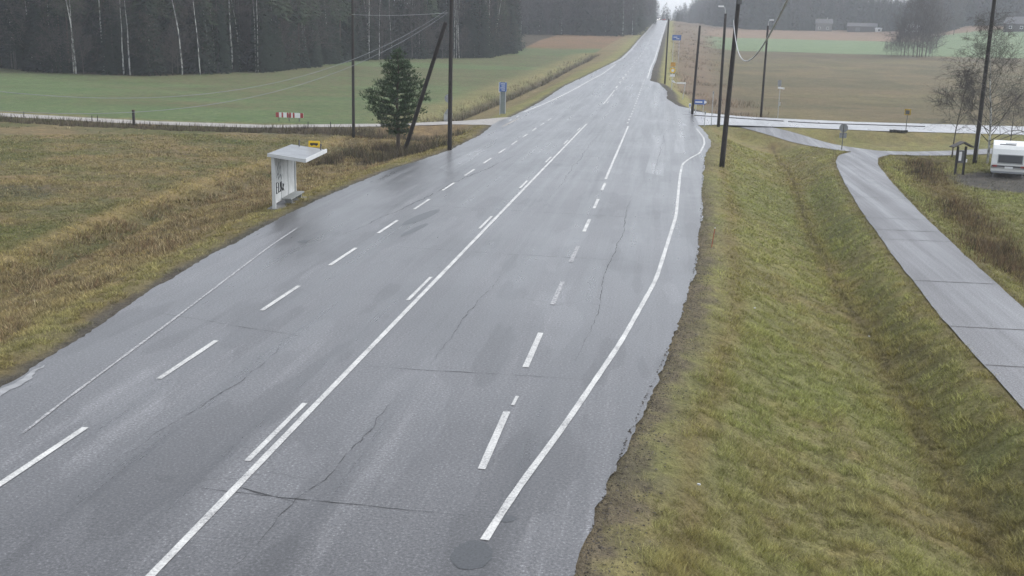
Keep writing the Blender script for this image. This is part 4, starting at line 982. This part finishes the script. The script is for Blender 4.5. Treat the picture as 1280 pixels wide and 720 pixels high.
MB().box((0, -.11, .72), (.5, .03, .14)).build('number_plate', M_SIGNW, o)
MB().box((0, .3, .40), (2.1, .6, .14)).build('skirt', M_BACK, o)
for s in (-.96, .96):
    wv = MB().tube([(s - .1, 2.3, .33), (s + .1, 2.3, .33)], .33, 20).build('wheel', M_RUB, o, True); MB().tube([(s - .11, 2.3, .33), (s + .11, 2.3, .33)], .19, 16).build('rim', M_GALV, wv)
for s in (-.9, .9): MB().tube([(s, .15, .45), (s, .05, .0)], .035, 8).build('corner_steady', M_STEELDK, o)
MB().box((0, 1.5, 2.24), (.7, .6, .1)).build('roof_vent', M_SIGNW, o, bevel=.02)
MB().box((-.2, .52, 2.20), (1.0, .08, .06)).build('roof_rail', M_BACK, o)
for y in (1.5, 3.4): MB().box((-1.105, y, 1.45), (.02, .8, .5)).build('side_window', M_GLASS, o, bevel=.01)
MB().tube([(0, 4.8, .45), (0, 6.0, .45)], .05, 8).build('drawbar', M_STEELDK, o)

# ------------------------------------------------------------------ roofed notice board
p = at(1198.5, 218.5); o = empty('notice_board', p, math.radians(18)); tag(o, 'dark wooden notice board with a small pitched roof left of the leaning pole', 'notice board')
for x in (-.3, .3): MB().box((x, 0, .95), (.12, .12, 2.0)).build('post', M_POLE, o)
MB().box((0, 0, 1.25), (.5, .05, .85)).build('board', M_STEELDK, o)
MB().box((-.08, -.035, 1.28), (.2, .012, .62)).build('paper', M_SIGNW, o)
MB().box((.40, -.03, .98), (.13, .05, .22)).build('leaflet_box', M_SIGNW, o)
r_ = MB(); r_.prism([(-.78, -.3, 1.88), (0, -.3, 2.22), (.78, -.3, 1.88), (.78, -.3, 1.94), (0, -.3, 2.30), (-.78, -.3, 1.94)], (0, .6, 0)); r_.build('roof', simple('roof_boards', (.07, .065, .062), .8, .3, 5), o)

# ------------------------------------------------------------------ signs
def post_mb(h, r=.032, x=0, y=0): return MB().tube([(x, y, -.2), (x, y, h)], r, 8)
def facing(p): return -math.atan2(p.x, p.y)
p = at(628, 143); o = empty('direction_sign', p, facing(p) * 0 + .08); tag(o, 'tall blue timetable sign on two grey posts left of the road beyond the farm track', 'road sign')
h = top_at(p, 628, 103).z - p.z
for x in (-.27, .27): post_mb(h + .05, .045, x).build('post', M_GALV, o)
MB().box((.0, .07, h * .45), (.62, .03, h * .86)).build('backing_board', simple('grey_board', (.22, .25, .24), .7, .1, 3), o)
s_ = MB().box((0, -.06, h - .45), (.74, .03, .9)).build('sign_face', M_BLUE, o, bevel=.01)
tx = MB()
for k in range(4): tx.box((-.02 + .05 * (k % 2), -.08, h - .15 - .2 * k), (.46 - .1 * (k % 2), .008, .06))
tx.build('lettering', M_SIGNW, s_)
MB().box((-.36, -.05, h - .5), (.12, .035, 1.0)).build('edge_strip', M_SIGNW, o)
p = at(560.5, 151.5); o = empty('road_sign', p, .1); tag(o, 'grey rear of a round sign above a triangle, half hidden behind the propped pole', 'road sign')
hs_ = top_at(p, 560, 123).z - p.z; hm_ = top_at(p, 560, 139).z - p.z
post_mb(hs_ + .5, .04).build('post', M_GALV, o)
MB().disc((0, -.05, hs_), .46).build('round_plate', M_BACK, o)
MB().prism([(-.5, -.05, hm_ - .3), (.5, -.05, hm_ - .3), (0, -.05, hm_ + .42)], (0, .02, 0)).build('triangle_plate', M_BACK, o)
p = at(561, 151.8); p.y -= .5; p.z = gz(p.x, p.y); o = empty('utility_cabinet', p, .1); tag(o, 'low pale roadside cabinet at the foot of the propped pole', 'cabinet')
MB().box((0, 0, .42), (.86, .35, .62)).build('housing', M_WHITE, o, bevel=.02); MB().box((0, 0, .76), (.92, .4, .05)).build('lid', M_BACK, o); MB().box((0, 0, .06), (.7, .28, .14)).build('plinth', M_BACK, o); MB().box((0, -.18, .42), (.02, .012, .56)).build('door_gap', M_STEELDK, o)
# red and white barrier
p = at(360, 152); o = empty('road_barrier', p, .02); tag(o, 'low red and white striped barrier boards beside the farm track', 'barrier')
o.location.y += .45; o.location.z = gz(p.x, p.y + .45)
for x in (-1.05, -.05, .95): MB().box((x, .03, .3), (.07, .06, .7)).build('leg', M_STEELDK, o)
def barrier_bd(x0, x1, bands):
    b = MB().box(((x0 + x1) / 2, 0, .58), (x1 - x0, .04, .46)).build('board', M_SIGNW, o); L = x1 - x0
    for a, c_ in bands: MB().box((x0 + L * (a + c_) / 2, -.024, .58), (L * (c_ - a), .012, .462)).build('red_band', M_RED, b)
barrier_bd(-1.35, -.08, [(0, .25), (.45, .58), (.86, 1)]); barrier_bd(-.02, 1.38, [(0, .14), (.25, .38), (.78, 1)])
# brown post at the track
p = at(167.5, 156); o = empty('marker_post', p); tag(o, 'short thick brown wooden post beside the farm track', 'post')
MB().box((0, 0, .62), (.20, .20, 1.3)).build('stake', M_POLE, o, bevel=.03); MB().box((0, 0, 1.29), (.22, .22, .06)).build('top_cap', simple('red_brown', (.10, .045, .035), .8, .2, 8), o)
# small stakes along the farm track
for px, py in ((30, 147), (115, 152), (122, 152), (385, 160), (413, 160)):
    p = at(px, py); tag(MB().tube([(p.x, p.y, p.z - .1), (p.x + .02, p.y, p.z + .55)], [.045, .03], 6).build('track_stake', M_POLE), 'short dark stake beside the farm track', 'stake', 'stakes along the farm track')
# blue arrow signs of the traffic island
def arrow_sign(p, w, h, z, label, m=M_BLUE, rz=0, text=True, posts=(-.4, .4), flip=1):
    o = empty('direction_sign', p, rz); tag(o, label, 'road sign')
    for x in posts: post_mb(z + h / 2, .035, x).build('post', M_GALV, o)
    f = MB(); pts = [(-w / 2, z - h / 2), (w / 2 - h * .45, z - h / 2), (w / 2, z), (w / 2 - h * .45, z + h / 2), (-w / 2, z + h / 2)]
    s = f.prism([(x * flip, -.05, zz) for x, zz in pts], (0, .025, 0)).build('sign_face', m, o)
    if text:
        t_ = MB(); t_.box((-.12 * flip, -.056, z), (w * .5, .008, h * .28)); t_.build('lettering', M_SIGNW if m is not M_SIGNW else M_BLK, s)
        e_ = MB().prism([((w / 2 - .30) * flip, -.058, z - h * .34), ((w / 2 - .1) * flip, -.058, z - h * .2), ((w / 2 - .04) * flip, -.058, z), ((w / 2 - .1) * flip, -.058, z + h * .2), ((w / 2 - .30) * flip, -.058, z + h * .34)], (0, .006, 0)).build('arrow_tip', M_SIGNW if m is not M_SIGNW else M_BLK, s)
    return o
p = at(874, 141.5); z = top_at(p, 874, 127.5).z - p.z
arrow_sign(p, 1.5, .52, z, 'small blue and white arrow sign beside the dark pole on the island', M_BLUE, 0)
p = at(850, 122.5); o = empty('street_name_sign', p); tag(o, 'white street name arm on a grey post beside the far road verge', 'road sign')
z = top_at(p, 852, 104).z - p.z
MB().tube([(.35, 0, -.2), (.62, 0, z + .1)], .05, 8).build('post', M_GALV, o)
MB().box((.05, -.05, z + .02), (1.25, .04, .2)).build('sign_face', M_SIGNW, o); MB().prism([(-1.35, -.05, z + .30), (-.95, -.05, z + .02), (-.62, -.05, z - .02), (-1.0, -.05, z + .34)], (0, .04, 0)).build('sign_face', M_SIGNW, o)
p = at(839.5, 112); o = empty('road_sign', p); tag(o, 'yellow edged round sign with a white plate below it beside the far road', 'road sign')
z = top_at(p, 840, 88).z - p.z; post_mb(z + .9, .05).build('post', M_GALV, o); s = MB().disc((0, -.06, z), .40).build('round_plate', M_YEL, o); MB().disc((0, -.08, z), .22).build('sign_field', M_SIGNW, s); MB().box((0, -.06, z - .72), (.72, .03, .34)).build('lower_plate', M_SIGNW, o); MB().box((0, -.06, z + .85), (.7, .03, .62)).build('upper_plate', simple('faded_orange', (.50, .27, .05), .6, .2, 5), o)
p = at(844, 78); z = top_at(p, 844, 47).z - p.z; o = empty('road_sign', p); tag(o, 'blue panel sign with white marks near the farthest pole', 'road sign')
for x in (-.7, .7): post_mb(z + .6, .06, x).build('post', M_GALV, o)
s = MB().box((0, -.08, z), (2.1, .04, 1.25)).build('sign_face', M_BLUE, o); t_ = MB(); t_.box((-.3, -.11, z + .1), (.9, .01, .16)); t_.box((.3, -.11, z - .25), (.7, .01, .14)); t_.build('lettering', M_SIGNW, s)
p = at(862, 140); o = empty('bollard', p); tag(o, 'short white traffic marker left of the blue arrow sign', 'bollard'); z = top_at(p, 862, 129).z - p.z
post_mb(z, .06).build('post', M_SIGNW, o); MB().box((0, -.07, z - .2), (.25, .03, .35)).build('reflector', M_SIGNW, o); MB().box((0, -.09, z - .22), (.12, .012, .2)).build('arrow_mark', M_BLUE, o)
for px, py, ty, lab in ((889, 157, 114, 'taller grey empty sign post on the corner verge near the lamp'), (880.5, 158, 139, 'shorter grey empty sign post on the corner verge')):
    p = at(px, py); z = top_at(p, px, ty).z - p.z; o = empty('sign_post', p); tag(o, lab, 'post'); post_mb(z, .035).build('post', M_GALV, o); MB().box((0, -.03, z - .15), (.12, .02, .22)).build('clamp_plate', M_BACK, o)
# signs at the far side of the side road
p = at(972, 148); o = empty('road_sign', p); tag(o, 'thin grey sign post with a small white plate beyond the side road', 'road sign'); z = top_at(p, 973, 110).z - p.z
post_mb(z + .5, .035).build('post', M_GALV, o); MB().box((.12, -.05, z), (.75, .03, .2), 0, 0, math.radians(6)).build('sign_face', M_SIGNW, o); MB().box((-.1, -.04, z + .55), (.4, .03, .7)).build('rear_plate', M_BACK, o); MB().box((.08, -.04, z * .48), (.18, .03, .4)).build('lower_plate', M_GALV, o)
p = at(1052, 187.5); o = empty('road_sign', p, -.15); tag(o, 'round grey sign back above a square plate where the bicycle paths meet', 'road sign'); z = top_at(p, 1052, 160).z - p.z
post_mb(z + .3, .035).build('post', M_STEELDK, o); MB().disc((0, .05, z), .34).build('round_plate', M_BACK, o); MB().box((0, .05, z - .58), (.56, .02, .42)).build('lower_plate', M_BACK, o)
p = at(1132, 165.5); o = empty('road_sign', p, -.2); tag(o, 'small square yellow and black sign beside the side road', 'road sign'); z = top_at(p, 1133, 140).z - p.z
post_mb(z, .03).build('post', M_STEELDK, o); s = MB().box((0, -.04, z), (.56, .03, .56)).build('sign_face', simple('dull_yellow', (.40, .27, .05), .6, .3, 6), o); MB().box((-.02, -.06, z - .02), (.34, .012, .34)).build('dark_field', M_STEELDK, s)
p = at(1124, 165.3); bl_ = MB()
for k in range(9): bl_.box((p.x - .75 + .17 * k, p.y + .05 * math.sin(k * 2), p.z + .09 + .02 * math.sin(k)), (.22, .3, .2 + .05 * math.cos(k * 3)), k * .4)
tag(bl_.build('stone_heap', simple('dark_stones', (.05, .05, .045), .9, .4, 6)), 'low heap of dark stones on the verge by the yellow sign', 'stones')
# red stake
p = at(889, 309); o = empty('marker_stake', p); tag(o, 'thin red marking stake in the grass right of the pavement', 'stake'); q = top_at(p, 894, 284) - p
MB().tube([(0, 0, -.1), (q.x, 0, q.z)], .014, 6).build('rod', simple('red_stake', (.35, .06, .035), .6, .2, 9), o); MB().tube([(q.x * .93, 0, q.z * .93), (q.x, 0, q.z)], .018, 6).build('tip', M_SIGNW, o)
# small litter
LG = 'scraps of pale litter on the grass'
for px, py in ((943, 389), (1086, 424), (873, 612)):
    p = at(px, py); tag(MB().box((p.x, p.y, p.z + .10), (.06, .04, .03), px).build('litter', M_WHITE, bevel=.01), 'pale scrap of litter lying in the short grass', 'litter', LG)
# kerb of the narrow traffic island across the side road mouth
def island(pts, label):
    P = dense(pts, .8, False); b = MB(); hw = .10
    for a, c in zip(P[:-1], P[1:]):
        d = c - a; L = np.hypot(*d); m_ = (a + c) / 2; b.box((m_[0], m_[1], float(I(m_[0], SIDE_Z)) + .02), (L + .002, hw * 2, .10), math.atan2(d[1], d[0]))
    tag(b.build('kerb', simple('kerb_dark', (.07, .068, .066), .7, .2, 5), None), label, 'kerb', kind='structure')
island([(2.2, 114.3), (6, 113.4), (12.2, 111.6)], 'dark kerb'); island([(12.6, 111.2), (15, 110.6), (26, 112.2)], 'dark kerb')

# ------------------------------------------------------------------ far buildings and cars
def house(px, py, w, d, h, rh, wall, roof, label, rz=0, windows=(), cat='house', chim=False, lift=0):
    p = at(px, py); o = empty('barn' if cat == 'barn' else 'house', p, rz + facing(p)); tag(o, label, cat)
    MB().prism([(-w / 2, -d / 2, -1), (w / 2, -d / 2, -1), (w / 2, -d / 2, h), (-w / 2, -d / 2, h)], (0, d, 0)).build('wall', wall, o)
    r = MB().prism([(-w / 2 - .4, -d / 2 - .4, h), (-w / 2 - .4, d / 2 + .4, h), (-w / 2 - .4, 0, h + rh)], (w + .8, 0, 0)).build('roof', roof, o)
    if chim: MB().box((w * .2, 0, h + rh + .1), (.7, .7, 1.4)).build('chimney', M_BACK, r)
    for x, z in windows: f = MB().box((x, -d / 2 - .03, z), (1.3, .06, 1.3)).build('window', M_SIGNW, o); MB().box((x, -d / 2 - .07, z), (1.0, .04, 1.0)).build('pane', M_GLASS, f)
    if cat == 'barn': MB().box((-w * .15, -d / 2 - .05, h * .42), (2.6, .08, h * .8)).build('door', M_STEELDK, o)
    return o
M_DKW = simple('dark_boards', (.06, .052, .05), .9, .3, 2); M_ROOFG = simple('grey_roof', (.085, .083, .086), .7, .2, 1); M_ROOFW = simple('pale_roof', (.5, .5, .5), .5, .1, 1); M_PALE = simple('pale_plaster', (.15, .145, .135), .8, .15, 1)
house(1077, 39.8, 16, 7, 3.0, 2.0, M_DKW, M_ROOFG, 'long low dark barn at the foot of the far right wood', .05, (), 'barn')
house(1029, 38.6, 9, 6, 4.2, 2.6, M_PALE, M_ROOFG, 'pale farmhouse half hidden among the trees of the far right wood', .1, ((-2.6, 1.5), (2.0, 1.5)), 'house', True)
house(1140, 40, 6, 4, 2.4, 1.8, M_SIGNW, M_ROOFW, 'small white shed beside the leafless clump at the far field edge', .4, ((0, 1.3),), 'shed')
house(1098, 39.6, 3.2, 2.4, 1.4, .8, M_SIGNW, M_ROOFW, 'tiny white hut right of the dark barn', .2, ((0, .8),), 'hut')
house(1276, 39, 13, 9, 3.2, 3.4, M_DKW, M_ROOFG, 'dark walled house with a grey roof at the right edge below the hill wood', -.3, ((-3.4, 1.6), (1.5, 1.6)), 'house', True)
house(861, 27.5, 17, 7, 3.2, 2.0, M_PALE, M_ROOFW, 'long pale roofed building beside the crest of the far road', .1, ((-5, 1.6), (0, 1.6), (5, 1.6)), 'building')
def car(loc, rz, paint, label, front=True):
    o = empty('car', loc, rz); tag(o, label, 'car', None)
    side = [(-2.1, .3), (2.1, .3), (2.15, .75), (1.3, .95), (.75, 1.42), (-1.1, 1.45), (-1.9, 1.0), (-2.15, .8)]
    MB().prism([(-.86, y, z) for y, z in side], (1.72, 0, 0)).build('body', paint, o, bevel=.06)
    for s, y0, y1, a, b in ((1, .72, 1.3, 1.38, .99), (-1, -1.14, -1.86, 1.40, 1.04)): MB().add([(-.68, y0 + s * .04, a), (.68, y0 + s * .04, a), (.76, y1 + s * .04, b), (-.76, y1 + s * .04, b)], [(0, 1, 2, 3)]).build('windscreen' if s > 0 else 'rear_window', M_GLASS, o)
    for s in (-.88, .88): MB().box((s * 1.0, -.15, 1.2), (.03, 1.7, .32)).build('side_window', M_GLASS, o)
    for s in (-.80, .80):
        for y in (-1.3, 1.35): wv = MB().tube([(s - .1, y, .31), (s + .1, y, .31)], .31, 16).build('wheel', M_RUB, o, True); MB().tube([(s * 1.02 - .1, y, .31), (s * 1.02 + .1, y, .31)], .18, 12).build('rim', M_GALV, wv)
        MB().box((s * .8, 2.16, .68), (.32, .05, .16)).build('headlight', M_LAMP, o); MB().box((s * .8, -2.15, .85), (.28, .05, .16)).build('tail_light', M_TAIL, o)
    MB().box((0, 2.18, .45), (.5, .03, .12)).build('number_plate', M_SIGNW, o)
    return o
mL, ntL, bL = mat('lamp_lit'); bL.inputs['Base Color'].default_value = (.9, .9, .85, 1); bL.inputs['Emission Color'].default_value = (1, .97, .9, 1); bL.inputs['Emission Strength'].default_value = 9; M_LAMP = mL
mT, ntT, bT = mat('tail_lamp'); bT.inputs['Base Color'].default_value = (.4, .02, .02, 1); bT.inputs['Emission Color'].default_value = (1, .05, .03, 1); bT.inputs['Emission Strength'].default_value = 1.5; M_TAIL = mT
M_PDK = simple('dark_blue_paint', (.03, .035, .06), .25, .1, 2); M_PDR = simple('dark_red_paint', (.07, .03, .035), .25, .1, 2); M_PW = simple('white_paint_car', (.7, .7, .7), .3, .05, 2)
for t_, off, m_, lab, fl in ((766, -5.6, M_PDK, 'dark blue car with lit headlights coming over the far road crest', math.pi), (748, -1.7, M_PDR, 'dark red car driving away at the far road crest', 0)):
    cu_ = float(edgeL(t_) + edgeR(t_)) / 2; car((cu_ + (off + 3.65) * .9, t_, float(zroad(np.array([t_]))[0]) + .01), fl, m_, lab)
p = at(858.5, 27); car(p, 1.3, M_PW, 'white car parked in front of the long pale roofed building')
